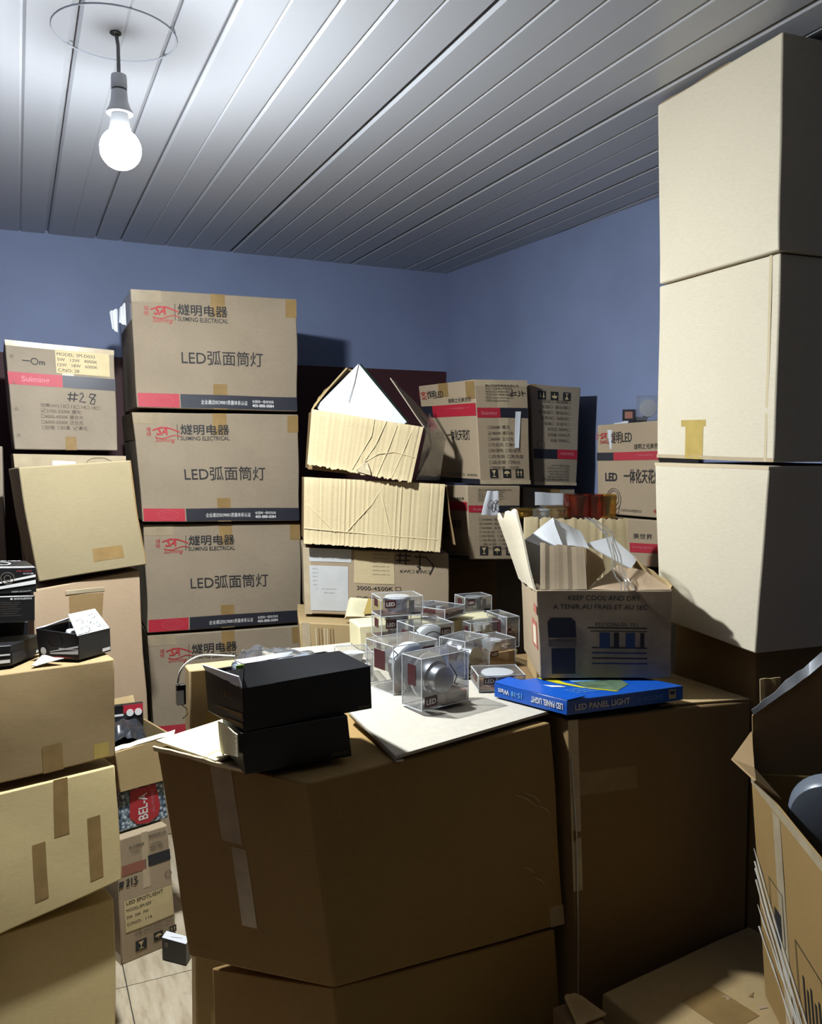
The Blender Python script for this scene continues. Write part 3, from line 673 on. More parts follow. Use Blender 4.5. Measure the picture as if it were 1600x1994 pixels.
add_part(t, 'holder_seam', 'wire_black', g, True)
g = Geo(); g.lathe([(.0165, 2.317), (.0175, 2.314), (.019, 2.295), (.024, 2.278), (.0285, 2.272), (.029, 2.266), (.026, 2.264), (.020, 2.266)], 28, TT)
add_part(t, 'holder_skirt', 'white_plastic', g, True)
g = Geo(); g.lathe([(.018, 2.27), (.0195, 2.262), (.0205, 2.25), (.0225, 2.238), (.0235, 2.232)], 28, TT)
add_part(t, 'bulb_collar', 'white_plastic', g, True)
ball = lambda degs: [(.0455 * math.cos(math.radians(x)), 2.188 - .0455 * math.sin(math.radians(x))) for x in degs]
g = Geo(); g.lathe([(.018, 2.234)] + ball((-58, -44, -30, -16, -4, 6, 14)), 28, TT)
add_part(t, 'diffuser_shoulder', 'bulb_shoulder', g, True)
g = Geo(); g.lathe(ball((14, 24, 34, 44, 54, 64, 74, 84)), 28, TT)
add_part(t, 'diffuser', 'bulb_glow', g, True)

# ---------------------------------------------------------------- tower of downlight cartons
TOWER = 'cartons in the tall downlight tower'
LEDCN = 'LED弧面筒灯'
def downlight(key, label, texts=True, mat='kraft_tower'):
    c = Carton(key, 'downlight_carton', label, mat, group=TOWER)
    c.tape('F', .46, .80, .545, 1.0, 'tape_brown'); c.tape('F', .46, .0, .545, .22, 'tape_brown')
    c.tape('F', .93, .83, 1.0, .99, 'tape_brown'); c.tape('F', 0, .9, .17, 1.0, 'tape_dull')
    c.logo('F', .105, .735, .15)
    c.rect('F', .247, .755, .2505, .895, 'ink_black', 'lettering', n=2)
    c.text('F', '燧明电器', .265, .812, .072, 'ink_black', .295, .014)
    c.text('F', 'SUIMING ELECTRICAL', .265, .752, .038, 'ink_black', .295, .008)
    c.text('F', LEDCN, .275, .395, .098, 'ink_black', .50, .004)
    c.rect('F', .008, .008, .255, .125, 'band_red'); c.rect('F', .262, .008, .998, .125, 'band_navy')
    c.ring('F', .155, .067, .062, .042, .003, 'ink_dim_pink', 'printed_band'); c.ring('F', .155, .067, .036, .022, .002, 'ink_dim_pink', 'printed_band')
    c.text('F', '企业通过ISO9001质量体系认证', .385, .045, .03, 'ink_white', .285)
    c.text('F', '全国统一服务热线', .70, .068, .02, 'ink_white', .14); c.text('F', '400-888-0084', .70, .03, .026, 'ink_white', .14, .01)
    c.tape('L', .0, .75, 1, 1, 'tape_clear')
    return c.close()
tower_top = downlight('T1', 'top carton of the tall tower with red script logo, topmost of the logo cartons')
downlight('T2', 'second carton down the tall logo tower, directly under the topmost one')
downlight('T3', 'third carton down the logo tower, its bottom band half crushed')
downlight('T4', 'fourth carton down the logo tower, partly hidden behind the black floodlight boxes')
c = Carton('T5', 'downlight_carton', 'bottom carton of the logo tower standing on the floor', 'kraft', group=TOWER).close()
for key in ('tower_paper_a', 'tower_paper_b'):
    g = Geo(); q = PTS[key]; g.slab([q[3], q[2], q[1], q[0]], .001, 5, 5, .004, 9, .006, 3)
    add_part(tower_top.root, 'torn_paper', 'paper_white', g, True)

# ---------------------------------------------------------------- left rear cartons
c = Carton('B28', 'carton', 'dusty carton marked #28 with red and dark band, left of the logo tower', 'kraft_dusty')
c.rect('F', .0, .60, .49, .715, 'band_red'); c.rect('F', .49, .60, 1.0, .715, 'band_navy')
c.text('F', 'Suiming', .12, .635, .05, 'ink_pink', .25, .02)
c.rect('F', .44, .735, .95, .955, 'label_cream', 'paper_label', .0012)
for j, tx in enumerate(('MODEL: SM-D032', '5W   12W   4000K', '12W   18W   6000K', 'C/NO: 28')):
    c.text('F', tx, .455, .90 - j * .05, .03, 'ink_black', (.36, .38, .38, .2)[j])
c.text('F', '一〇m', .14, .80, .05, 'ink_black', .20, .02)
c.stroke('F', [[(.56, .56), (.545, .47)], [(.60, .56), (.585, .47)], [(.53, .535), (.63, .535)], [(.525, .495), (.62, .495)],
               [(.645, .545), (.67, .56), (.68, .53), (.64, .475), (.70, .47)], [(.80, .55), (.75, .555), (.735, .525), (.79, .50), (.78, .455), (.74, .46), (.76, .50), (.80, .55)]], .004)
for j, tx in enumerate(('功率(W):12☐ 13☐ 14☐ 18☐', '☑2700-3200K 暖光', '☐4000-4500K 暖白光', '☐6000-6500K 正白光', '☐砂银  ☐砂黑  ☑高光')):
    c.text('F', tx, .27, .405 - j * .052, .03, 'ink_grey', (.56, .38, .40, .40, .44)[j])
for j in range(4): c.text('F', '☆', .03, .12 + .24 * j, .03, 'ink_grey')
c.tape('F', .49, .0, .60, .13); c.tape('F', .49, .715, .60, .74); c.tape('F', 0, .95, 1, 1.0, 'tape_clear')
c.close()
c = Carton('B2', 'carton', 'carton sealed with crinkled tape directly under the #28 carton', 'kraft_dusty')
c.tape('F', 0, .88, 1, 1, 'tape_clear'); c.ring('F', .75, .93, .12, .05, .002, 'ink_grey', 'handwriting', 16, 0, 3.1); c.close()
h = HEX['B2']; zt = min(p[2] for p in h[:4]) - .004
low = [[p[0], p[1], .003] for p in h[:4]] + [[p[0], p[1], zt] for p in h[:4]]
Carton(low, 'carton', 'plain tall carton at the base of the #28 stack', 'kraft_dusty').close()
g = Geo(); q = PTS['paper_b2']; g.slab([q[3], q[2], q[1], q[0]], .001, 3, 2)
o = g.obj('paper_slip', 'paper_white'); o['label'] = 'small white paper slip on the taped carton below the #28 carton'; o['category'] = 'paper'
# far left neighbour
g8 = [[-.36, 3.3, .003], [-.10, 3.3, .003], [-.10, 3.65, .003], [-.36, 3.65, .003], [-.36, 3.3, 1.52], [-.10, 3.3, 1.52], [-.10, 3.65, 1.52], [-.36, 3.65, 1.52]]
Carton([[p[0] + .055, p[1], p[2]] for p in g8], 'carton', 'carton cut off by the picture edge, left of the #28 stack', 'kraft_dusty').close()

c = Carton('D', 'carton', 'plain yellowish carton tilted to one side, leaning before the logo tower', 'kraft_straw', wobble=.004)
c.tape('F', .52, .10, .80, .22, 'tape_brown'); c.tape('L', .5, .05, .6, .30); c.tape('F', .99, .0, 1.0, 1, 'tape_brown'); c.close()

# carton with a cut hand hole
c = Carton('E', 'carton', 'tall pinkish carton with a cut hand hole, under the tilted yellow carton', 'kraft_pink')
# hand hole: flat patch, the dark inside painted on in brown; pale flap above
hole = [(.31, .835), (.64, .93), (.60, .985), (.36, .985)]
W, Hh = c.dim('F')
def hp(a, b, d): return c.S('F', a, b, -d)
g = Geo()
A0, A1, B0, B1 = .315, .64, .80, .965
ring_o = [hp(A0, B0, -.0015), hp(A1 - .05, B0, -.0015), hp(A1, B1 - .012, -.0015), hp(A0, B1, -.0015)]
ring_i = [hp(A0 + .0, B0, -.0012), hp(A1 - .05, B0, -.0012), hp(A1, B1 - .012, -.0012), hp(A0, B1, -.0012)]
g.add(ring_o, [(0, 1, 2, 3)])
add_part(c.root, 'hand_hole_patch', 'kraft_brown', g, label='flat brown patch painted as the dark inside of the hand hole')
g = Geo(); g.slab([hp(A0 - .03, B1 + .004, -.003), hp(A1 + .01, B1 - .008, -.003), hp(A1 + .01, B1 + .004, -.008), hp(A0 - .03, B1 + .016, -.006)], .003, 6, 1)
add_part(c.root, 'hole_flap', 'edge_pale', g)
c.close()

# ---------------------------------------------------------------- spotlight column
c = Carton('H3', 'spotlight_carton', 'carton labelled LED SPOTLIGHT and #213 standing on the tiled floor', 'kraft')
for k_, (a, b, hh, tx, ww) in enumerate(((.20, .90, .02, '佛山市燧明电器', .3), (.60, .94, .02, '照明有限公司', .35), (.25, .86, .016, 'FOSHAN', .16), (.62, .875, .016, 'LIGHTING', .22), (.62, .85, .016, 'ELECTRIC', .25), (.62, .83, .016, 'CO., LTD', .25))):
    c.text('F', tx, a, b, hh, 'ink_black', ww)
c.rect('F', .02, .70, .50, .78, 'band_rust'); c.rect('F', .56, .71, 1.0, .80, 'band_navy'); c.rect('F', .505, .70, .52, .78, 'ink_black', n=2)
c.tape('F', .45, .55, .58, 1.0, 'tape_clear')
c.stroke('F', [[(.03, .665), (.02, .61)], [(.07, .665), (.06, .61)], [(.0, .65), (.10, .65)], [(.0, .628), (.09, .628)],
               [(.14, .655), (.18, .668), (.19, .645), (.14, .61), (.20, .612)], [(.24, .668), (.24, .612)], [(.28, .665), (.34, .665), (.30, .642), (.35, .628), (.31, .605), (.27, .615)]], .0045)
c.rect('F', .09, .25, .98, .50, 'label_cream', 'paper_label', .0013)
c.text('F', 'LED SPOTLIGHT', .13, .465, .028, 'ink_black', .68, .01)
for q_, tx in enumerate(('MODEL:SM-S09', '5W  3W  7W', 'C/NO:  116')):
    c.text('F', tx, .12, .41 - .055 * q_, .024, 'ink_black', (.45, .4, .45)[q_])
c.text('F', '功率:3W□ 5W□ 7W□', .24, .20, .026, 'ink_grey', .7)
c.icon('F', .25, .065, .20, 'glass'); c.icon('F', .58, .085, .17, 'umbrella'); c.icon('F', .88, .10, .13, 'up')
c.ring('F', .93, .60, .06, .025, .002, 'ink_grey', 'printed_mark'); c.tape('L', 0, 0, 1, .08, 'tape_clear'); c.close()
c = Carton('H2', 'water_carton', 'printed water carton with a red panel, between the open carton and the spotlight carton', 'bubble_print', cat='carton', wobble=0)
c.poly('F', [(.20, .30), (.36, .08), (.60, .03), (.80, .16), (.86, .40), (.80, .98), (.20, .98)], 'ink_red', 'red_panel')
c.text('F', 'BEL-A', .50, .14, .20, 'ink_white', .72, .012, rot=math.pi / 2, stretch=1)
c.buckets.pop()
c.text('F', 'BEL-A', .58, .16, .24, 'ink_white', None, .012, rot=math.pi / 2, stretch=.80)
c.text('F', 'EAU MINERALE', .74, .28, .085, 'ink_pink', None, .0, rot=math.pi / 2, stretch=.75)
c.close()
c = Carton('H1', 'open_carton', 'open brown carton holding a black lamp in plastic, on top of the water carton', 'kraft_tan', open_top=True)
h1 = HEX['H1']
root_h1 = c.root; c.close()
# flap over the front edge of that carton and its raised rim
q = [Vector(p) for p in h1]
up = Vector((0, 0, .0))
g = Geo(); g.slab([q[4], q[5], q[5] + Vector((.006, .018, .008)), q[4] + Vector((.0, .018, .006))], .004, 8, 2, .002, 20, 0, 2)
o = add_part(root_h1, 'flap', 'kraft_pale', g)
g = Geo(); g.slab([q[6], q[7], q[7] + Vector((-.01, .02, .06)), q[6] + Vector((-.01, .02, .06))], .004, 8, 2, .002, 20, .006, 5)
add_part(root_h1, 'flap', 'kraft_tan', g)
# contents of the open carton: plastic-wrapped black lamp and a red and white pack
cen = (q[4] + q[5] + q[6] + q[7]) / 4
t = thing('wrapped_lamp', 'black lamp wrapped in clear plastic inside the open brown carton', 'lamp', cen + Vector((0, 0, -.10)))
g = Geo(); g.lathe([(.02, .0), (.062, .005), (.068, .03), (.066, .055), (.045, .075), (.02, .085)], 20, Matrix.Translation(cen + Vector((-.01, -.015, -.075))))
add_part(t, 'housing', 'black_plastic', g, True)
g = Geo()
P0 = cen + Vector((-.005, -.005, 0))
nx = 12
vv, ff = [], []
for j in range(nx + 1):
    for i in range(nx + 1):
        u, v_ = i / nx * 2 - 1, j / nx * 2 - 1
        zz = .035 * (1 - .7 * (u * u + v_ * v_)) + .018 * noise.noise(Vector((u * 3, v_ * 3, 2.2)))
        vv.append(P0 + Vector((u * .055, v_ * .075, zz)))
for j in range(nx):
    for i in range(nx): ff.append((j * (nx + 1) + i, j * (nx + 1) + i + 1, (j + 1) * (nx + 1) + i + 1, (j + 1) * (nx + 1) + i))
g.add(vv, ff); add_part(t, 'plastic_bag', 'dark_film', g, True)
pb = cen + Vector((0.0, .085, -.12))
t = thing('red_pack', 'flat red and white printed pack standing at the back of the open brown carton', 'box', pb)
g = Geo(); g.box(pb.x - .06, pb.y - .008, pb.z, pb.x + .06, pb.y + .008, pb.z + .185); add_part(t, 'body', 'black_card', g, False, .002)
g = Geo(); g.box(pb.x - .0, pb.y - .0095, pb.z + .158, pb.x + .059, pb.y - .008, pb.z + .183); add_part(t, 'red_print', 'band_red', g)
g = Geo(); g.box(pb.x - .06, pb.y - .0095, pb.z + .150, pb.x + .0, pb.y - .008, pb.z + .156); add_part(t, 'white_stripe', 'ink_white', g)
for dx in (.02, .045):
    g = Geo(); g.lathe([(.011, 0), (.011, .003)], 16, Matrix.Translation((pb.x + dx, pb.y - .009, pb.z + .158)) @ Matrix.Rotation(math.pi / 2, 4, 'X')); add_part(t, 'white_dot', 'ink_white', g)

# small black and white box on the floor
fb = [Vector(p) for p in PTS['floor_box']]
dv = Vector((.018, .030, 0))
hx = [fb[0], fb[1], fb[1] + dv, fb[0] + dv, fb[2], fb[3], fb[3] + dv, fb[2] + dv]
c = Carton([list(p) for p in hx], 'small_black_box', 'small black box with a white top lying on the floor tiles', 'black_card', cat='box', wobble=0, n=2, bevel=.001)
c.rect('T', .0, .0, 1, 1, 'paper_white', 'white_top', .0008, 2); c.rect('F', .12, .62, .28, .86, 'ink_grey', 'printed_mark', .001, 2); c.text('F', 'LED', .15, .12, .08, 'ink_grey', .25)
c.stroke('T', [[(.3, .35), (.75, .6)]], .001, 'ink_grey', 'printed_mark')
c.close()

# ---------------------------------------------------------------- left front stack
c = Carton('G1', 'carton', 'brown carton topmost of the left front stack, carrying black lamp boxes', 'kraft_caramel', wobble=.004)
c.tape('F', .48, .0, .62, .26); c.tape('F', .84, .02, .95, .17, 'tape_yellow'); c.tape('T', .97, .3, 1.0, .7, 'tape_yellow'); c.close()
c = Carton('G2', 'carton', 'smooth carton in the middle of the left front stack with vertical tape strips', 'kraft_yellow', wobble=.004)
c.tape('F', .56, .55, .66, 1.0); c.tape('F', .78, .10, .87, .62); c.tape('F', .41, .12, .50, .55); c.close()
c = Carton('G3', 'carton', 'bottom carton of the left front stack standing on the tiles', 'kraft_yellow', wobble=.004)
c.tape('F', .44, .0, .60, .10); c.close()
g = Geo(); g.slab([Vector(p) for p in (PTS['rope'][3], (PTS['rope'][3][0] - .09, 2.1, PTS['rope'][3][2] - .02), (PTS['rope'][0][0] - .09, 2.12, PTS['rope'][0][2]), PTS['rope'][0])], .006, 6, 8, .006, 14, .01, 8)
o = g.obj('torn_cardboard_strip', 'edge_pale', None, True); o['label'] = 'pale frayed cardboard strip at the picture edge before the bottom left carton'; o['category'] = 'cardboard'
h = PTS['rope']
g = Geo(); g.box(-.20, 2.06, .003, h[3][0] - .012, 2.15, .19)
o = g.obj('carton_scrap', 'kraft_brown', None, False, .004); o['label'] = 'low brown carton piece carrying the frayed strip at the left edge'; o['category'] = 'carton'

# black lamp boxes on the left stack
def black_box(key, label, group='black lamp boxes on the left stack', **kw):
    return Carton(key, 'black_lamp_box', label, 'black_card', cat='box', group=group, wobble=.0008, n=3, bevel=.0012, **kw)
c = black_box('F1', 'uppermost black lamp box on the left stack, with white swoosh stripes')
c.poly('F', [(.30, .34), (.99, .62), (.99, .72), (.30, .40)], 'ink_white', 'white_stripe'); c.poly('F', [(.2, .12), (.99, .34), (.99, .50), (.2, .20)], 'ink_white', 'white_stripe')
c.text('F', 'LED LIGHT', .70, .84, .06, 'ink_red', .24); c.text('F', 'COB', .80, .74, .05, 'ink_white', .16); c.text('F', 'HIGH QUALITY', .62, .04, .05, 'ink_white', .3)
c.ring('F', .56, .60, .10, .22, .002, 'ink_grey', 'printed_lamp'); c.ring('F', .56, .60, .05, .11, .002, 'ink_grey', 'printed_lamp')
c.rect('T', .3, .0, .98, .10, 'ink_white', 'white_stripe', .0008, 3); c.ring('T', .55, .5, .12, .2, .004, 'ink_white', 'printed_lamp'); c.text('T', 'LED LIGHT', .55, .82, .1, 'ink_white', .35)
c.close()
c = black_box('F2', 'black lamp box with small white print, second from the top of the left pile')
c.text('F', '■ 燧明电器照明', .62, .86, .06, 'ink_white', .33)
for j in range(7): c.text('F', 'LED LAMP SPECIFICATION' if j % 2 else 'VOLTAGE 220V POWER', .42, .74 - j * .085, .035, 'ink_grey', .36 - .03 * (j % 3))
c.rect('F', .3, .965, .98, .99, 'ink_white', 'white_stripe', .001, 3)
c.close()
c = black_box('F3', 'plain black lamp box at the bottom of the left pile'); c.close()
c = black_box('F4', 'black lamp box lying crosswise in front of the left pile, striped end forward')
c.rect('F', .3, .52, .98, .60, 'ink_white', 'white_stripe', .001, 3); c.rect('F', .3, .16, .98, .32, 'ink_white', 'white_stripe', .001, 3)
c.poly('R', [(.02, .02), (.55, .12), (.35, .55), (.02, .62)], 'black_inner', 'painted_gloss'); c.rect('R', .80, .10, .98, .24, 'ink_white', 'printed_mark', .001, 2)  # lit gloss of the side face painted on as a lighter patch
c.close()
c = black_box('F5', 'opened black lamp box with a white instruction sheet on its lid', open_top=True, wall=.003)
c.rect('F', .52, .36, .99, .42, 'ink_white', 'white_stripe', .001, 3); c.poly('F', [(.3, .25), (.99, .48), (.99, .56), (.3, .27)], 'ink_white', 'white_stripe'); c.poly('F', [(.3, .18), (.99, .22), (.99, .36), (.3, .22)], 'ink_white', 'white_stripe')
c.poly('F', [(.05, .02), (.5, .12), (.9, .08), (.2, .0)], 'ink_red', 'red_stripe'); c.poly('F', [(.14 + .07 * math.cos(k_ * math.pi / 6), .27 + .13 * math.sin(k_ * math.pi / 6)) for k_ in range(12)], 'ink_white', 'round_mark')
c.text('F', 'LED DOWNLIGHT', .45, .06, .05, 'ink_grey', .45); c.ring('F', .42, .66, .18, .22, .002, 'black_inner', 'printed_lamp'); c.rect('R', .72, .07, .97, .20, 'ink_white', 'printed_mark', .001, 2)
c.close(); r5 = c.root
q = [Vector(p) for p in PTS['F5_sheet']]
g = Geo(); g.slab(q, .002, 4, 4); add_part(r5, 'lid', 'paper_white', g, label='raised lid with a white printed inside')
g = Geo()
n_ = (q[1] - q[0]).cross(q[3] - q[0]).normalized()
if n_.y > 0 and n_.z < 0: n_ = -n_
def onlid(u, v_): return q[0] * (1 - u) * (1 - v_) + q[1] * u * (1 - v_) + q[2] * u * v_ + q[3] * (1 - u) * v_ + n_ * .0035
for (cu_, cv_, rr) in ((.25, .62, .10), (.72, .72, .09), (.30, .22, .13), (.70, .30, .10), (.52, .5, .06)):
    pts = [onlid(cu_ + rr * math.cos(a) * (1 + .3 * math.sin(3 * a)), cv_ + rr * math.sin(a)) for a in [i * 2 * math.pi / 14 for i in range(15)]]
    g.tube(pts, .0006, 4); g.tube([onlid(cu_ + rr * .2, cv_ - rr), onlid(cu_ + rr * 1.4, cv_ - rr * .6)], .0006, 4)
add_part(r5, 'line_drawings', 'ink_grey', g)
h5 = [Vector(p) for p in HEX['F5']]
g = Geo(); g.slab([h5[4], h5[7], h5[7] + Vector((.0, -.02, .012)), h5[4] + Vector((.02, .0, .003))], .002, 4, 2); add_part(r5, 'flap', 'paper_white', g)
g = Geo(); g.lathe([(.014, .994), (.020, .998), (.020, 1.03), (.016, 1.042)], 18, Matrix.Translation((.118, 2.328, 0)));
tl = thing('lamp', 'white round lamp lying inside the opened black box on the left stack', 'lamp', (.118, 2.328, .990))
add_part(tl, 'housing', 'lamp_white', g, True)
q = [Vector(p) for p in PTS['leaflet']]
g = Geo(); g.slab([q[0], q[3], q[2], q[1]], .0015, 6, 3, .002, 8); o = g.obj('leaflet', 'paper_grey', None, True); o['label'] = 'creased pale leaflet under the opened black box on the left stack'; o['category'] = 'paper'

# ---------------------------------------------------------------- big centre cartons
c = Carton('I1', 'large_carton', 'large dark carton in the middle, carrying the black floodlight boxes', 'kraft_big', wobble=.003, n=10)
c.tape('F', .38, .62, .52, .98, 'tape_clear'); c.tape('F', .44, .22, .54, .60, 'tape_clear'); c.tape('R', .93, .0, 1, .1, 'tape_clear')
c.close(); ri = c.root
q = [Vector(p) for p in PTS['I1_board']]
g = Geo(); g.plate([p + Vector((0, 0, .004)) for p in q], .007); add_part(ri, 'flap', 'card_white_tan', g, False, .001, 'smooth pale top flap under the clear lamp boxes')
g = Geo(); g.slab([q[4] + Vector((.004, 0, -.004)), q[0] + Vector((.004, 0, -.003)), q[0] + Vector((.02, 0.004, -.006)), q[4] + Vector((.02, 0, -.024))], .004, 4, 1); add_part(ri, 'flap_edge', 'card_white_tan', g)
q = [Vector(p) for p in PTS['I1_flap']]
g = Geo(); g.plate([p + Vector((0, 0, .005)) for p in q], .005); add_part(ri, 'flap', 'card_cream', g, False, .001, 'pale cream corner flap beside the black boxes')
q = [Vector(p) for p in PTS['I1_fold']]
g = Geo(); g.slab(q, .002, 6, 5, .001, 9, .002, 3); add_part(ri, 'flap_fold', 'card_cream', g)
i1 = [Vector(p) for p in HEX['I1']]
e0 = i1[4]; e1 = i1[4].lerp(i1[5], .62)
g = Geo(); g.slab([e0 + Vector((-.004, -.004, -.004)), e1 + Vector((-.004, -.004, -.004)), e1 + Vector((-.012, -.008, .006)), e0 + Vector((-.008, -.006, .008))], .004, 10, 1, .001, 30, .003, 4)
add_part(ri, 'torn_edge', 'edge_pale', g)
# peeled fibres near the right end of that carton
g = Geo(); rnd = random.Random(9)
for (a, b, L_) in ((.80, .70, .09), (.84, .70, .07), (.90, .62, .06), (.86, .28, .05), (.82, .34, .04)):
    p0 = c.S('R', a, b, .002); p1 = c.S('R', min(a + L_, .995), b - L_ * .9, .006); pm_ = c.S('R', a + L_ * .5, b - L_ * .3, .008)
    g.tube([p0, pm_, p1], [.0006, .0012, .0005], 5)
add_part(ri, 'peeled_fibre', 'edge_pale', g)
c = Carton('I1b', 'large_carton', 'dark lower carton under the large middle carton, set back at its left end', 'kraft_big', wobble=.005); c.close()
c = Carton('I2', 'large_carton', 'large dark carton under the blue panel light box, right of the middle carton', 'kraft_brown', wobble=.002, n=10)
c.tape('F', .0, .55, .05, 1.0, 'tape_clear'); c.tape('F', .05, .80, .36, .86, 'tape_brown'); c.close(); r2 = c.root
g = Geo(); i2 = [Vector(p) for p in HEX['I2']]
a_, b_ = i2[4].lerp(i2[5], .52), i2[5]
g.plate([a_ + Vector((0, .02, .004)), b_ + Vector((-.004, .0, .004)), i2[6] + Vector((-.02, -.05, .005)), i2[7].lerp(i2[6], .55) + Vector((0, -.05, .004))], .004)
add_part(r2, 'flap', 'kraft_tan', g)
g = Geo(); pts = [c.S('F', .0 + .012 * math.sin(t * 5) + .01, .9 - .75 * t, .004) for t in [i / 12 for i in range(13)]]; g.tube(pts, .0016, 5)
add_part(r2, 'tape_strand', 'stretch_film', g)
for key, lab in (('K', 'carton behind the middle carton carrying the clear lamp boxes'), ('K2', 'tan carton standing behind the black floodlight boxes, its left edge in view'), ('K3', 'carton behind the blue panel box carrying the far clear lamp boxes')):
    c = Carton(key, 'carton', lab, 'kraft_pale' if key == 'K' else 'kraft_tan')
    if key == 'K2': c.tape('F', .12, .0, .30, .9, 'tape_yellow'); c.tape('F', .28, .9, .5, 1, 'tape_clear')
    c.close()
c = Carton('U', 'flat_carton', 'low scuffed carton with worn print lying on the floor, right of the middle cartons', 'kraft_tan', wobble=.002, n=10)
rnd = random.Random(12)
for k_ in range(14):
    a, b = rnd.uniform(.30, .75), rnd.uniform(.35, .8)
    c.poly('T', [(a + rnd.uniform(-.03, .03), b + rnd.uniform(-.02, .02)) for _ in range(5)], rnd.choice(('kraft_pink', 'kraft_brown', 'kraft_brown')), 'scuff', .0012)
c.tape('T', .25, .62, .45, .82); c.close()
g = Geo(); g.slab([(.99, 1.335, .345), (1.06, 1.335, .35), (1.04, 1.40, .36), (1.0, 1.40, .37)], .006, 5, 3, .004, 20, .01, 3); o = g.obj('cardboard_scrap', 'kraft_tan', None, True)
o['label'] = 'torn brown cardboard scrap at the picture bottom beside the scuffed flat carton'; o['category'] = 'cardboard'
g = Geo(); g.box(.98, 1.32, .003, 1.05, 1.41, .343); o = g.obj('carton', 'kraft_brown', None, False, .004); o['label'] = 'narrow dark carton under the torn scrap at the picture bottom'; o['category'] = 'carton'

# black floodlight boxes on the middle carton
FL = 'black floodlight boxes on the middle carton'
c = Carton('J2', 'black_floodlight_box', 'lower black floodlight box overhanging the edge of the middle carton', 'black_card', cat='box', group=FL, wobble=.001, n=4, bevel=.0015)
c.rect('F', .80, .08, .97, .17, 'ink_grey', 'printed_mark', .001, 2); c.close()
c = Carton('J1', 'black_floodlight_box', 'upper black floodlight box, opened, with a wrapped lamp inside', 'black_card', cat='box', group=FL, wobble=.001, n=4, bevel=.0015, open_top=True, wall=.003)
def fanned(face, a0, a1, b):
    c.poly(face, [(a0, b), (a1, b + .04), (a1, b + .16), (a0 + .1, b + .05)], 'kraft_brown', 'white_stripe')
fanned('F', .25, .99, .26); fanned('F', .3, .99, .04)
c.text('F', 'LED', .45, .62, .12, 'kraft_brown', .3)
c.rect('R', .88, .05, .98, .11, 'ink_grey', 'printed_mark', .001, 2); c.close(); rj = c.root
j = [Vector(p) for p in HEX['J1']]
up = Vector((0, 0, 1))
# near-side flaps: long black one folded up and back, white inside showing at its rim
g = Geo(); g.slab([j[5], j[6], j[6] + Vector((-.045, .060, .022)), j[5] + Vector((.012, .034, .036))], .002, 12, 3, .0006, 10); add_part(rj, 'flap', 'black_card', g, True)
a_, b_ = j[5] + Vector((.010, .034, .0375)), (j[5] + Vector((.012, .034, .036))).lerp(j[6] + Vector((-.045, .060, .022)), .50) + Vector((0, .001, .002))
g = Geo(); g.slab([a_, b_, b_ + Vector((.0, .006, .008)), a_ + Vector((-.014, .012, .006))], .0018, 6, 1); add_part(rj, 'flap_rim', 'paper_white', g, label='white inner side of the flap')
g = Geo(); g.slab([j[4], j[5], j[5] + Vector((-.004, .012, .020)), j[4] + Vector((-.006, -.004, .012))], .002, 6, 2); add_part(rj, 'flap', 'paper_white', g)
g = Geo(); g.slab([j[4].lerp(j[5], .55), j[5], j[5] + Vector((.006, .012, .034)), j[4].lerp(j[5], .55) + Vector((.004, .004, .016))], .002, 5, 2, .001, 9); add_part(rj, 'end_flap', 'black_inner', g)
# wrapped lamp inside
lc = Vector((.44, 1.622, 1.045))
t = thing('floodlight', 'grey floodlight wrapped in plastic inside the open black box', 'lamp', lc + Vector((0, 0, -.04)))
g = Geo(); g.box(lc.x - .066, lc.y - .012, lc.z - .03, lc.x + .10, lc.y + .040, lc.z + .040); add_part(t, 'housing', 'grey_plastic', g, False, .008)
g = Geo(); g.box(lc.x - .067, lc.y - .014, lc.z + .02, lc.x - .045, lc.y - .011, lc.z + .042); add_part(t, 'green_corner', 'green_plastic', g, False, .001)
g = Geo(); g.box(lc.x - .005, lc.y - .014, lc.z + .026, lc.x + .006, lc.y - .011, lc.z + .046); add_part(t, 'green_corner', 'green_plastic', g, False, .001)
g = Geo(); g.box(lc.x - .06, lc.y - .008, lc.z + .039, lc.x - .01, lc.y + .022, lc.z + .043); add_part(t, 'lens', 'lamp_white', g, False, .002)
g = Geo(); g.box(lc.x + .02, lc.y - .008, lc.z + .039, lc.x + .09, lc.y + .02, lc.z + .043); add_part(t, 'lens', 'lamp_white', g, False, .002)
nx, ny = 22, 9; vv, ff = [], []
for jj in range(ny + 1):
    for i in range(nx + 1):
        u, v_ = i / nx, jj / ny
        edge = max(0, .14 - u) * .35 + max(0, abs(v_ * 2 - 1) - .6) * .03
        zz = .066 - .03 * u * u + .011 * noise.noise(Vector((u * 8, v_ * 4, 5.1))) - edge
        vv.append(Vector((lc.x - .066 + u * .175, lc.y - .016 + v_ * .062, lc.z + zz)))
for jj in range(ny):
    for i in range(nx): ff.append((jj * (nx + 1) + i, jj * (nx + 1) + i + 1, (jj + 1) * (nx + 1) + i + 1, (jj + 1) * (nx + 1) + i))
g = Geo(); g.add(vv, ff); add_part(t, 'plastic_bag', 'film_grey', g, True)
cp = [Vector(p) for p in PTS['cord']]
g = Geo(); pts = [lc + Vector((-.06, .02, .052))] + cp
from mathutils import geometry as _geo
sm = []
for i in range(len(pts) - 1):
    for k_ in range(5): 
        t_ = k_ / 5
        p_1 = pts[max(i - 1, 0)]; p_2 = pts[i]; p_3 = pts[i + 1]; p_4 = pts[min(i + 2, len(pts) - 1)]
        sm.append(.5 * ((2 * p_2) + (-p_1 + p_3) * t_ + (2 * p_1 - 5 * p_2 + 4 * p_3 - p_4) * t_ ** 2 + (-p_1 + 3 * p_2 - 3 * p_3 + p_4) * t_ ** 3))
sm.append(pts[-1]); g.tube(sm, .0022, 6); add_part(t, 'cable', 'wire_white', g, True)
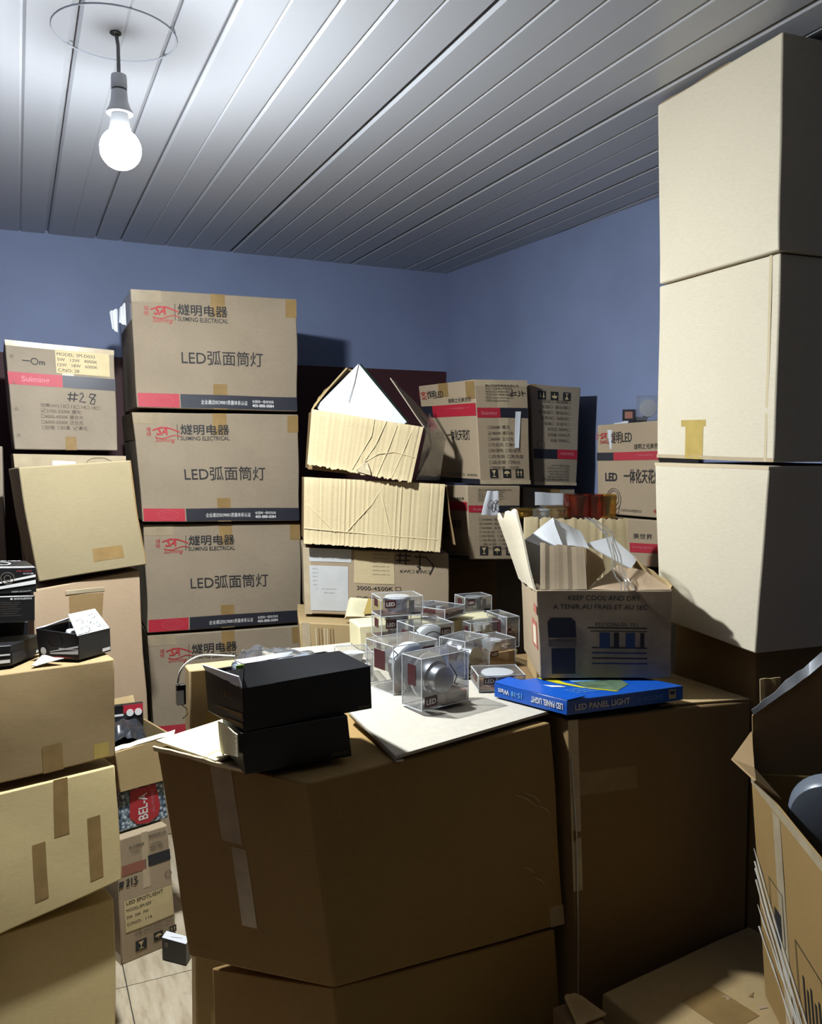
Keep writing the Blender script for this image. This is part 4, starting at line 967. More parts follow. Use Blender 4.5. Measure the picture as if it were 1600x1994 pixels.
dq = [Vector(p) for p in PTS['driver']]; dc = sum(dq, Vector()) / 4
g = Geo(); g.box(dc.x - .0085, dc.y - .006, dc.z - .019, dc.x + .0095, dc.y + .008, dc.z + .022); add_part(t, 'driver', 'black_plastic', g, False, .002, 'small black LED driver hanging on the cable')
g = Geo(); g.box(dc.x - .0085, dc.y - .0072, dc.z - .017, dc.x + .005, dc.y - .006, dc.z + .011); add_part(t, 'driver_label', 'paper_white', g)
g = Geo(); g.tube([dc + Vector((.002, 0, -.02)), dc + Vector((.012, .004, -.03)), dc + Vector((.014, .006, -.042)), dc + Vector((.004, .006, -.05))], .0012, 5); add_part(t, 'lead', 'wire_black', g, True)

# blue LED panel box
c = Carton('blue', 'panel_light_box', 'flat glossy blue LED panel light box lying on the dark right carton', 'blue_gloss', cat='box', wobble=.0012, n=4, bevel=.0012)
c.poly('T', [(.10, .98), (.22, .98), (.30, .62), (.46, .30), (.62, .12), (.56, .12), (.36, .34), (.20, .66)], 'yellow_print', 'yellow_swoosh', .001)
c.buckets.pop()
# top face: a runs along the left-front edge (back-left to near corner), b along the right-front edge
c.poly('T', [(.02, .36), (.02, .47), (.35, .40), (.62, .41), (.90, .50), (.90, .47), (.60, .37), (.33, .34)], 'yellow_print', 'yellow_swoosh', .001)
c.poly('T', [(.62, .415), (.88, .50), (.70, .72), (.50, .80), (.40, .62), (.38, .45)], 'olive_print', 'landscape_print', .001)
c.poly('T', [(.36, .46), (.40, .64), (.50, .82), (.60, .98), (.42, .98), (.28, .72), (.22, .50)], 'sky_print', 'sky_print', .0009)
c.poly('T', [(.20, .02), (.40, .16), (.52, .30), (.44, .30), (.30, .20), (.10, .04)], 'ink_white', 'white_streak', .001)
c.text('T', 'LED PANEL LIGHT', .16, .60, .05, 'ink_white', None, .01, rot=math.pi / 2 * 0 + math.pi / 2, stretch=.9, off=.0014)
for jj in range(3): c.text('T', 'ENERGY SAVING', .66 + .07 * jj, .10, .03, 'sky_print', None, rot=math.pi / 2, off=.0014)
c.text('R', 'LED PANEL LIGHT', .06, .30, .40, 'ink_white', .46, .03)
for jj, a in enumerate((.60, .655, .70, .745, .79)): c.ring('R', a, .45, .016, .16, .0012, 'sky_print', 'printed_mark', 3 + jj)
c.rect('R', .865, .2, .93, .85, 'label_cream', 'printed_mark', .0012, 2); c.rect('R', .875, .5, .92, .75, 'ink_blue', 'printed_mark', .0016, 2)
c.text('F', 'LED PANEL LIGHT', .05, .28, .40, 'ink_white', .42, .03, flip=True); c.text('F', '15-18', .60, .3, .34, 'sky_print', .15, .02, flip=True); c.text('F', 'Watt', .78, .3, .34, 'ink_white', .16, .02, flip=True)
c.close(); rb = c.root
hb = [Vector(p) for p in HEX['blue']]
g = Geo(); g.slab([hb[5] + Vector((0, 0, .0012)), hb[4] + Vector((0, 0, .0012)), hb[4] + Vector((.05, .01, .005)), hb[5] + Vector((.05, .0, .004))], .0015, 6, 1, .0006, 12, .004, 3); add_part(rb, 'tuck_flap', 'blue_gloss', g)

# ---------------------------------------------------------------- right tower of plain cartons
RT = 'plain cartons in the right tower'
c = Carton('S1', 'tall_carton', 'top plain pale carton of the right tower, almost touching the ceiling', 'kraft_pale', group=RT, wobble=.002); c.close()
s1 = [Vector(p) for p in HEX['S1']]
g = Geo(); g.slab([s1[7] + Vector((.004, 0, .001)), s1[7].lerp(s1[4], .62) + Vector((.004, 0, .001)), s1[7].lerp(s1[4], .55) + Vector((.03, 0, .009)), s1[7] + Vector((.03, 0, .003))], .003, 6, 1, .001, 10, .003, 2); add_part(c.root, 'flap_edge', 'kraft_brown', g)
c = Carton('S2', 'tall_carton', 'middle plain carton of the right tower with a yellow tape stub', 'kraft_pale', group=RT, wobble=.002)
c.tape('L', .28, .0, .44, .20, 'tape_yellow'); c.tape('L', .24, .18, .46, .215, 'tape_yellow'); c.tape('L', .0, .0, 1, .02, 'tape_clear'); c.tape('L', .93, .0, .95, 1, 'edge_pale'); c.close()
c = Carton('S3', 'tall_carton', 'third plain carton of the right tower, partly shaded by the open carton', 'kraft_pale', group=RT, wobble=.002); c.tape('L', .0, .98, 1, 1.0, 'edge_pale'); c.close()
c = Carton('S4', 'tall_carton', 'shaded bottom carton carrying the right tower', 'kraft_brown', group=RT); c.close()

# ---------------------------------------------------------------- cartons in the far right corner
def slogan_side(c, face, dark_first=True):
    c.rect(face, .0, .66, .22, .78, 'band_navy'); c.rect(face, .22, .66, 1.0, .78, 'band_red')
    c.text(face, '燧明LED', .16, .86, .065, 'ink_black', .30, .008); c.logo(face, .03, .85, .09)
    c.text(face, '燧明之光美世界', .54, .80, .035, 'ink_black', .40)
    c.text(face, '——— Suiming lighting ———', .50, .735, .016, 'ink_pink', .40)
    c.text(face, 'LED', .17, .44, .07, 'ink_black', .20, .03); c.text(face, '一体化天花灯', .44, .435, .08, 'ink_black', .42, .012)
    c.text(face, '企业通过ISO9001质量体系认证', .36, .075, .025, 'ink_grey', .36); c.text(face, '400-888-0084', .76, .075, .025, 'ink_grey', .2)
    c.rect(face, .0, .0, 1, .05, 'band_navy')
def spec_side(c, face, flip=False):
    for jj in range(6): c.text(face, ('佛山市燧明电器有限公司', '地址:广东省佛山市南海区', '电话:0757-8888 0084', '传真:0757-8888 0085', '网址:www.suiming.cn', '邮箱:led@suiming.cn')[jj], .2, .935 - .028 * jj, .018, 'ink_black' if jj == 0 else 'ink_grey', (.62, .5, .45, .48, .5, .42)[jj], flip=flip)
    c.rect(face, .02, .64, .46, .735, 'band_red', flip=flip); c.rect(face, .46, .64, .98, .735, 'band_navy', flip=flip)
    c.text(face, 'Suiming', .10, .67, .032, 'ink_pink', .30, .02, flip=flip)
    rows = ('☐3000K 暖光', '☑4000K 暖白光', '☐6000K 正白光', '☐七彩光  ☐单色', '☐砂银色  ☐砂金色', '☐白色面  ☐黑色面', '☐高光银  ☐哑光', '☐圆形款  ☐方形')
    for jj, tx in enumerate(rows): c.text(face, tx, .20, .535 - .056 * jj, .028, 'ink_grey', (.42, .48, .48, .55, .62, .66, .6, .58)[jj], flip=flip)
    c.icon(face, .20, .06, .155, 'glass', flip); c.icon(face, .45, .06, .155, 'umbrella', flip); c.icon(face, .70, .06, .155, 'up', flip)
c = Carton('M1', 'lamp_carton', 'carton with red band turned cornerwise, left one of the pair in the far corner', 'kraft')
# the near edge is the front-right corner: its left-facing side is F, its right-facing side is R
slogan_side(c, 'F'); spec_side(c, 'R')
c.stroke('R', [[(.66, .87), (.78, .885)], [(.70, .91), (.68, .84)], [(.64, .85), (.78, .86)], [(.82, .90), (.84, .86), (.80, .845)], [(.88, .90), (.89, .85)], [(.86, .88), (.95, .875)]], .003)
c.tape('F', .38, .86, .55, 1.0); c.tape('F', .86, .82, 1.0, .99); c.tape('R', 0, .94, 1, 1, 'tape_clear'); c.tape('R', .0, .0, 1, .04, 'tape_clear'); c.tape('R', .42, .0, .6, .94, 'tape_clear')
c.close()
q = [c.S('R', a, b, .004) for a, b in ((.70, .35), (.78, .35), (.84, .70), (.74, .70))]
g = Geo(); g.slab(q, .0012, 2, 6, .003, 7, 0, 3); add_part(c.root, 'paper_strip', 'paper_white', g)
c = Carton('M2', 'lamp_carton', 'upside-down dusty carton with symbols on top, right one of the pair in the far corner', 'kraft_dusty')
spec_side(c, 'F', True)
c.ring('F', .18, .40, .08, .05, .002, 'ink_grey', 'printed_mark'); c.tape('F', 0, 0, 1, .03, 'tape_clear'); c.tape('F', 0, .9, .12, 1.0); c.close()
c = Carton('M3', 'lamp_carton', 'carton with red band directly under the cornerwise carton', 'kraft')
slogan_side(c, 'F'); spec_side(c, 'R'); c.close(); m3_root = c.root
c = Carton('M4', 'lamp_carton', 'dark carton under the upside-down carton in the far corner', 'kraft_dusty')
c.rect('F', .0, .55, .5, .72, 'band_navy'); c.tape('F', .3, .8, .7, 1, 'tape_brown'); c.close(); m4_root = c.root
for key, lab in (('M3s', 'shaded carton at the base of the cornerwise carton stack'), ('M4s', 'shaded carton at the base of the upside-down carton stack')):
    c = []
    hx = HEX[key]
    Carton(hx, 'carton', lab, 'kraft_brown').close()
for key, lab in (('paper_gap', 'white drawn-on paper hanging below the cornerwise carton'), ('paper_m4', 'creased white paper below the upside-down carton')):
    q = [Vector(p) for p in PTS[key]]
    g = Geo(); g.slab([q[3], q[2], q[1], q[0]], .0012, 6, 5, .003, 8, 0, 6); host = m3_root if key == 'paper_gap' else m4_root; add_part(host, 'hanging_paper', 'paper_white', g, True)
    if key == 'paper_gap':
        nrm = (q[2] - q[3]).cross(q[0] - q[3]).normalized()
        g = Geo()
        for u in (.38, .72):
            cc_ = q[3].lerp(q[2], u).lerp(q[0].lerp(q[1], u), .45) + Vector((0, -.006, 0))
            ax = (q[2] - q[3]).normalized(); ay = (q[0] - q[3]).normalized()
            g.tube([cc_ + ax * .013 * math.cos(a) + ay * .017 * math.sin(a) for a in [i * 2 * math.pi / 16 for i in range(17)]], .0012, 4)
        add_part(host, 'drawn_ring', 'ink_grey', g)
# carton by the right wall
c = Carton('N', 'lamp_carton', 'carton with LED lettering against the right wall, beside the plain right tower', 'kraft')
c.rect('F', .0, .60, .28, .69, 'band_navy'); c.rect('F', .28, .60, 1.0, .69, 'band_red'); c.logo('F', .04, .79, .13)
c.rect('F', .20, .78, .204, .93, 'ink_black', 'lettering', n=2)
c.text('F', '燧明LED', .225, .80, .10, 'ink_black', .36, .006); c.text('F', '燧明之光美世界', .62, .72, .045, 'ink_black', .44)
c.text('F', '—— Suiming lighting ——', .60, .645, .018, 'ink_pink', .4)
c.text('F', 'LED', .14, .375, .09, 'ink_black', .20, .03); c.text('F', '一体化天花灯', .45, .37, .115, 'ink_black', .58, .012)
c.ring('F', .28, .17, .12, .12, .003, 'ink_grey', 'printed_lamp'); c.ring('F', .28, .18, .085, .085, .003, 'ink_grey', 'printed_lamp'); c.ring('F', .25, .19, .02, .02, .003, 'ink_grey', 'printed_lamp'); c.ring('F', .31, .19, .02, .02, .003, 'ink_grey', 'printed_lamp')
c.stroke('F', [[(.38, .10), (.36, .02), (.30, -.0)]], .003, 'ink_grey', 'printed_lamp')
c.text('F', '企业通过ISO9001质量体系认证', .40, .045, .025, 'ink_grey', .34); c.text('F', '400', .92, .045, .05, 'ink_red', .12); c.close(); n_root = c.root
c = Carton('N2', 'lamp_carton', 'carton with a short red band under the LED carton at the right wall', 'kraft')
c.rect('F', .56, .30, 1.0, .50, 'band_red'); c.text('F', '美世界', .62, .60, .09, 'ink_black', .28); c.text('F', 'Suiming lighting', .60, .40, .04, 'ink_pink', .3); c.close()
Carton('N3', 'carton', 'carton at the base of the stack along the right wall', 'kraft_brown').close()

# ---------------------------------------------------------------- torn cartons in the middle column
c = Carton('L1', 'carton', 'shaded carton with pasted white papers and handwritten #17 under the torn ones', 'kraft', wobble=.004)
c.rect('F', .04, .80, .32, 1.0, 'paper_grey', 'pasted_paper', .0016, 6); c.rect('F', .04, .06, .30, .74, 'paper_grey', 'pasted_paper', .0018, 6); c.rect('F', .34, .50, .62, .98, 'kraft_liner', 'pasted_paper', .0014, 6)
for jj in range(9): c.text('F', 'LED PANEL 18W 6500K PACKING', .06, .68 - .06 * jj, .02, 'ink_grey', .2 - .02 * (jj % 3))
for jj in range(6): c.text('F', 'SHIPPING MARK LIST', .47, .93 - .06 * jj, .02, 'ink_grey', .12)
c.stroke('F', [[(.665, .99), (.66, .82)], [(.705, .99), (.70, .80)], [(.64, .94), (.74, .94)], [(.635, .86), (.73, .87)], [(.80, .98), (.79, .72)], [(.80, .74), (.775, .79)], [(.76, .93), (.84, .93), (.89, .80), (.86, .66)]], .005)
c.text('F', '6W☐ 8W☐', .66, .68, .045, 'ink_black', .2); c.text('F', '3000-4500K ☐', .36, .40, .06, 'ink_black', .3); c.text('F', '☐白色 ☐银色', .36, .24, .06, 'ink_black', .28)
c.tape('F', 0, .0, .05, 1, 'tape_clear'); c.close()
c = Carton('L0', 'carton', 'corrugated carton at the base of the torn middle column', 'kraft_tan', wobble=.005)
c.tape('F', .02, .0, .09, 1, 'tape_clear')
rnd = random.Random(2)
for k_ in range(7): c.stroke('F', [[(.14 + .025 * k_, .98), (.145 + .025 * k_ + rnd.uniform(-.01, .01), .5), (.14 + .025 * k_, .02)]], .004, rnd.choice(('edge_pale', 'kraft_brown')), 'corrugation')
c.rect('F', .30, .02, .31, .95, 'kraft_brown', 'edge_shadow_line', n=2)
c.buckets.pop(); c.close()
q = [Vector(p) for p in PTS['folded']]
g = Geo(); g.slab([q[0], q[1], q[2], q[3]], .03, 6, 4, .003, 9, 0, 4); o = g.obj('folded_cardboard', 'card_cream', None, True); o['label'] = 'folded cream cardboard pad with yellow tape before the pasted papers'; o['category'] = 'cardboard'
n_ = (q[1] - q[0]).cross(q[3] - q[0]).normalized()
if n_.y > 0: n_ = -n_
g = Geo(); g.slab([p + n_ * .0215 for p in (q[0].lerp(q[1], .5).lerp(q[3], .1), q[1].lerp(q[2], .2), q[2].lerp(q[1], .15), q[3].lerp(q[2], .55))], .001, 3, 2); tp = add_part(o, 'tape', 'tape_yellow', g)

c = Carton('L2', 'open_carton', 'torn carton with a wide corrugated front flap hanging down, above the #17 carton', 'kraft_brown', open_top=True)
c.close(); r = c.root
q = [Vector(p) for p in PTS['L2_front']]
g = Geo(); g.slab([q[0], q[1], q[2], q[3]], .006, 90, 6, .0016, 190, .002, 5); add_part(r, 'front_flap', 'kraft_liner', g, True, 0, 'pale corrugated flap hanging over the front')
g = Geo(); h2 = [Vector(p) for p in HEX['L2']]
g.slab([h2[5] + Vector((.004, 0, 0)), h2[6] + Vector((.004, 0, 0)), h2[6] + Vector((.03, 0, -.2)), h2[5] + Vector((.03, -.02, -.22))], .004, 6, 4, .001, 20, .004, 3); add_part(r, 'side_flap', 'kraft_brown', g)
# crease ridges across that flap
g = Geo()
fl2 = lambda u, v_: q[0].lerp(q[1], u).lerp(q[3].lerp(q[2], u), v_) + Vector((0, -.0045, 0))
for ln in (((.30, .80), (.40, .55), (.48, .35), (.53, .15)), ((.53, .10), (.57, .40), (.62, .78)), ((.02, .40), (.12, .60), (.22, .80)), ((.0, .77), (.3, .79), (.7, .81), (.97, .82))):
    g.tube([fl2(*p) for p in ln], .0022, 5)
add_part(r, 'crease', 'kraft_liner', g, True)

c = Carton('L3', 'open_carton', 'torn open carton tilted on the middle column with a white box sticking up', 'kraft_brown', open_top=True)
c.rect('R', .05, .12, .95, .22, 'ink_blue', 'printed_band'); c.poly('R', [(.6 + .12 * math.cos(a), .2 + .16 * math.sin(a)) for a in [i * math.pi / 6 for i in range(12)]], 'ink_faint_red', 'printed_mark')
c.text('R', 'LED PANEL', .30, .55, .07, 'ink_blue', .4); c.text('R', 'LIGHT', .35, .42, .07, 'ink_blue', .3)
c.close(); r = c.root
q = [Vector(p) for p in PTS['L3_front']]
g = Geo(); g.slab([q[0], q[1], q[2], q[3]], .006, 70, 6, .0014, 150, .004, 11); add_part(r, 'front_flap', 'kraft_liner', g, True, 0, 'pale corrugated flap hanging over the front')
fl3 = lambda u, v_: q[0].lerp(q[1], u).lerp(q[3].lerp(q[2], u), v_) + Vector((0, -.0045, 0))
g = Geo()
for ln in (((.52, .78), (.60, .45), (.66, .0)), ((.52, .80), (.46, .95)), ((.53, .78), (.64, .60), (.78, .52), (.97, .55)), ((.42, .95), (.55, .30), (.55, .0)), ((.80, .98), (.86, .5), (.90, .1)), ((.66, .98), (.72, .5), (.76, .05))):
    g.tube([fl3(*p) for p in ln], .002, 5)
add_part(r, 'crease', 'kraft_liner', g, True)
g = Geo(); g.plate([fl3(.46, .97) + Vector((0, -.004, 0)), fl3(.50, .82) + Vector((0, -.012, 0)), fl3(.54, .78) + Vector((0, -.008, 0)), fl3(.58, .93) + Vector((0, -.012, 0)), fl3(.60, 1.0) + Vector((0, -.004, 0))], .003); add_part(r, 'torn_bit', 'edge_pale', g)
q = [Vector(p) for p in PTS['L3_left']]
g = Geo(); g.slab([q[0], q[1], q[2], q[3]], .005, 10, 4, .001, 20, .006, 3); add_part(r, 'side_flap', 'kraft_tan', g)
q = [Vector(p) for p in PTS['L3_right']]
g = Geo(); g.slab([q[0], q[1], q[2], q[3]], .004, 8, 6, .003, 11, .010, 7); add_part(r, 'side_flap', 'kraft_dusty', g)
q = [Vector(p) for p in PTS['L3_film']]
g = Geo(); g.plate([p + Vector((.006, -.004, 0)) for p in q], .001); add_part(r, 'plastic_film', 'film_clear', g)
# the white panel light box standing on its corner
d = [Vector(p) for p in PTS['L3_diamond']]
dv = Vector((.03, .05, .0))
t = thing('white_panel_box', 'flat white box standing on its corner in the torn open carton', 'box', d[1])
g = Geo(); vv = d + [p + dv for p in d]
g.add(vv, [(0, 1, 2, 3), (7, 6, 5, 4), (0, 4, 5, 1), (1, 5, 6, 2), (2, 6, 7, 3), (3, 7, 4, 0)]); add_part(t, 'body', 'paper_white', g, False, .001)
g = Geo(); e = Vector((.003, -.001, .003)); g.add([d[2] + e, d[3] + e, d[3] + dv + e, d[2] + dv + e], [(0, 1, 2, 3)]); add_part(t, 'green_edge', 'green_edge', g)
rg = Vector(PTS['L3_ridge'][0]); g = Geo(); g.tube([d[3] + Vector((0, -.002, 0)), d[3].lerp(rg, .5) + Vector((.003, -.003, 0)), rg + Vector((0, -.003, 0))], .001, 5); add_part(t, 'fold_line', 'ink_grey', g)

# ---------------------------------------------------------------- open carton KEEP COOL AND DRY
c = Carton('P', 'open_carton', 'open carton printed KEEP COOL AND DRY standing behind the blue box', 'kraft', open_top=True, wobble=.003)
c.text('F', 'KEEP COOL AND DRY', .5, .885, .055, 'ink_black', .53, .006, center=True); c.text('F', 'A TENIR AU FRAIS ET AU SEC', .47, .785, .055, 'ink_black', .70, .006, center=True)
c.poly('F', [(.07, .50), (.07, .64), (.10, .685), (.25, .685), (.28, .64), (.28, .46), (.07, .46)], 'band_navy', 'printed_lamp'); c.rect('F', .09, .05, .27, .34, 'band_navy', 'printed_lamp'); c.rect('F', .07, .36, .28, .44, 'ink_grey', 'printed_lamp')
c.text('F', 'FD/YDN-05-701', .43, .59, .045, 'ink_black', .32); c.rect('F', .37, .565, .82, .58, 'ink_black', 'printed_table'); c.rect('F', .39, .53, .82, .54, 'ink_black', 'printed_table')
for k_, (a0, a1) in enumerate(((.46, .54), (.57, .61), (.66, .73), (.77, .80))): c.rect('F', a0, .34, a1, .52, ('ink_blue', 'ink_black')[k_ % 2], 'printed_table', n=2)
for jj in range(4): c.rect('F', .40, .16 + .06 * jj, .82, .175 + .06 * jj, 'ink_black' if jj % 2 else 'ink_blue', 'printed_table')
c.rect('L', .84, .72, 1.0, .82, 'ink_faint_red', 'printed_mark'); c.rect('L', .70, .30, .95, .62, 'ink_faint_red', 'printed_mark'); c.rect('L', .76, .34, .90, .56, 'kraft_pale', 'printed_mark', .0016)
c.close(); r = c.root
def flap(key, mat, th=.004, nu=8, nv=5, rip=.001, fr=25, rag=.003, seed=3, name='flap', smooth=False):
    g = Geo(); g.slab([Vector(p) for p in PTS[key]], th, nu, nv, rip, fr, rag, seed); return add_part(r, name, mat, g, smooth)
flap('P_left', 'kraft_pale', .005, 8, 8, .002, 14, .012, 3)
flap('P_back', 'kraft_liner', .005, 40, 5, .0016, 120, .004, 5, 'back_flap', True)
flap('P_right', 'kraft_tan', .005, 8, 4, .001, 14, .004, 8)
flap('P_front_left', 'kraft', .004, 10, 4, .001, 24, .003, 2, 'front_flap'); flap('P_front_mid', 'kraft_brown', .004, 4, 4, .001, 9, .002, 4, 'front_flap'); flap('P_front_right', 'kraft_pink', .004, 10, 4, .001, 12, .003, 6, 'front_flap')
for i_, key in enumerate(('P_white_a', 'P_white_a2', 'P_white_b', 'P_white_c')):
    g = Geo(); g.slab([Vector(p) for p in PTS[key]], .0025, 6, 5, .001, 8, .001, i_); add_part(r, 'white_inner_panel', 'paper_white', g)
g = Geo(); bb = Vector(PTS['P_white_a2'][2]); g.box(bb.x + .03, bb.y + .03, .975, bb.x + .16, bb.y + .09, 1.14); add_part(r, 'white_inner_box', 'paper_grey', g, False, .002)
q = [Vector(p) for p in PTS['P_film']]
g = Geo(); pts = q
rnd = random.Random(5)
for dx in (-.010, -.002, .006, .015):
    line = []
    for i_ in range(3):
        for t_ in (0, .33, .66):
            p = q[i_].lerp(q[i_ + 1], t_); line.append(p + Vector((dx + rnd.uniform(-.004, .004), -.012 + rnd.uniform(-.004, .004), .004 + rnd.uniform(-.003, .003))))
    line.append(q[3] + Vector((dx * 1.6, -.008, 0)))
    g.tube(line, [rnd.uniform(.0008, .0028) for _ in line], 5)
add_part(r, 'loose_tape', 'film_clear', g, True, 0, 'loose strands of clear tape')

Carton('pad', 'flat_carton', 'flat carton lying under the KEEP COOL AND DRY carton behind the blue box', 'kraft_tan', wobble=.0005, n=4).close()
# ---------------------------------------------------------------- amber lamp boxes behind it
Carton('Q', 'carton', 'dark carton carrying the amber lamp boxes behind the open carton', 'kraft_dusty').close()
def hexbox(o, w, d, h, yaw):
    a = math.radians(yaw); ux = Vector((math.cos(a), math.sin(a), 0)); uy = Vector((-math.sin(a), math.cos(a), 0)); o = Vector(o)
    b = [o, o + ux * w, o + ux * w + uy * d, o + uy * d]
    return b + [p + Vector((0, 0, h)) for p in b]
am = [Vector(p) for p in PTS['amber']]
specs = [(0, .066, .075, 'pvc_red', 'red amber-cased lamp box, left one of the three tall ones'), (1, .040, .075, 'pvc_red', 'orange cased lamp box, middle one of the three tall ones'), (2, .044, .075, 'pvc_amber', 'yellow cased lamp box, right one of the three tall ones'),
         (4, .075, .030, 'pvc_amber', 'low dark amber lamp box behind the torn left flap'), (5, .080, .030, 'pvc_clear', 'low clear lamp box between the low amber ones'), (6, .064, .034, 'pvc_amber', 'low bright amber lamp box next to the tall red one')]
for i_, w_, h_, mt, lab in specs:
    p = am[i_] + Vector((0, 0, .001)); hb_ = hexbox(p, w_, .06, h_, -14)
    t = thing('amber_lamp_box', lab, 'lamp box', sum(hb_[:4], Vector()) / 4, 'small cased lamps on the dark carton')
    g = Geo(); g.add(hb_, box_vf(0, 0, 0, 1, 1, 1)[1]); add_part(t, 'case', mt, g)
    cc_ = sum(hb_[:4], Vector()) / 4
    rr = min(w_, .065) * .42
    g = Geo(); g.lathe([(rr * .5, .004), (rr * .7, .01), (rr * .75, h_ * .6), (rr, h_ * .78), (rr, h_ * .92)], 18, Matrix.Translation(cc_)); add_part(t, 'lamp', 'silver' if mt != 'pvc_clear' else 'lamp_white', g, True)

# clear lamp boxes on the carton at the right wall
p = [Vector(x) for x in PTS['N_lampbox']]
hb_ = hexbox(p[0] + Vector((.0, .0, .006)), .075, .07, .085, -50)
t = thing('lamp_box', 'clear lamp box with a chrome lamp on the LED carton at the right wall', 'lamp box', sum(hb_[:4], Vector()) / 4)
g = Geo(); g.add(hb_, box_vf(0, 0, 0, 1, 1, 1)[1]); add_part(t, 'case', 'pvc_clear', g)
cc_ = sum(hb_, Vector()) / 8
g = Geo(); g.lathe([(.014, -.03), (.022, -.028), (.024, .0), (.030, .012), (.030, .02)], 20, Matrix.Translation(cc_) @ Matrix.Rotation(math.radians(-50), 4, 'Z') @ Matrix.Rotation(math.radians(90), 4, 'X')); add_part(t, 'lamp', 'silver', g, True)
g = Geo(); g.box(cc_.x + .0, cc_.y + .015, cc_.z - .03, cc_.x + .02, cc_.y + .03, cc_.z + .02); add_part(t, 'card', 'black_inner', g)
p = Vector(PTS['N_dark'][0])
c = Carton([list(x) for x in hexbox(p + Vector((0, .0, .008)), .045, .05, .04, -50)], 'dark_lamp_box', 'small dark lamp box on the LED carton at the right wall', 'dark_film', cat='box', wobble=0, n=2, bevel=.001); c.rect('F', .2, .2, .8, .8, 'band_rust', 'printed_mark', .001, 2); c.close()
n0 = [Vector(x) for x in HEX['N']]
e0 = n0[4].lerp(n0[5], .18)
g = Geo(); g.slab([e0 + Vector((.03, .0, .006)), e0 + Vector((.10, -.10, .03)), e0 + Vector((.085, -.11, .004)), e0 + Vector((-.0, -.0, -.02))], .001, 6, 3, .003, 9, .004, 3)
g.slab([e0 + Vector((-.005, -.004, -.02)), e0 + Vector((.012, -.022, -.02)), e0 + Vector((.006, -.016, -.09)), e0 + Vector((.002, -.012, -.09))], .001, 2, 4, .003, 9)
add_part(n_root, 'torn_film', 'edge_clear', g, True, 0, 'shiny torn strip of film over the top edge')

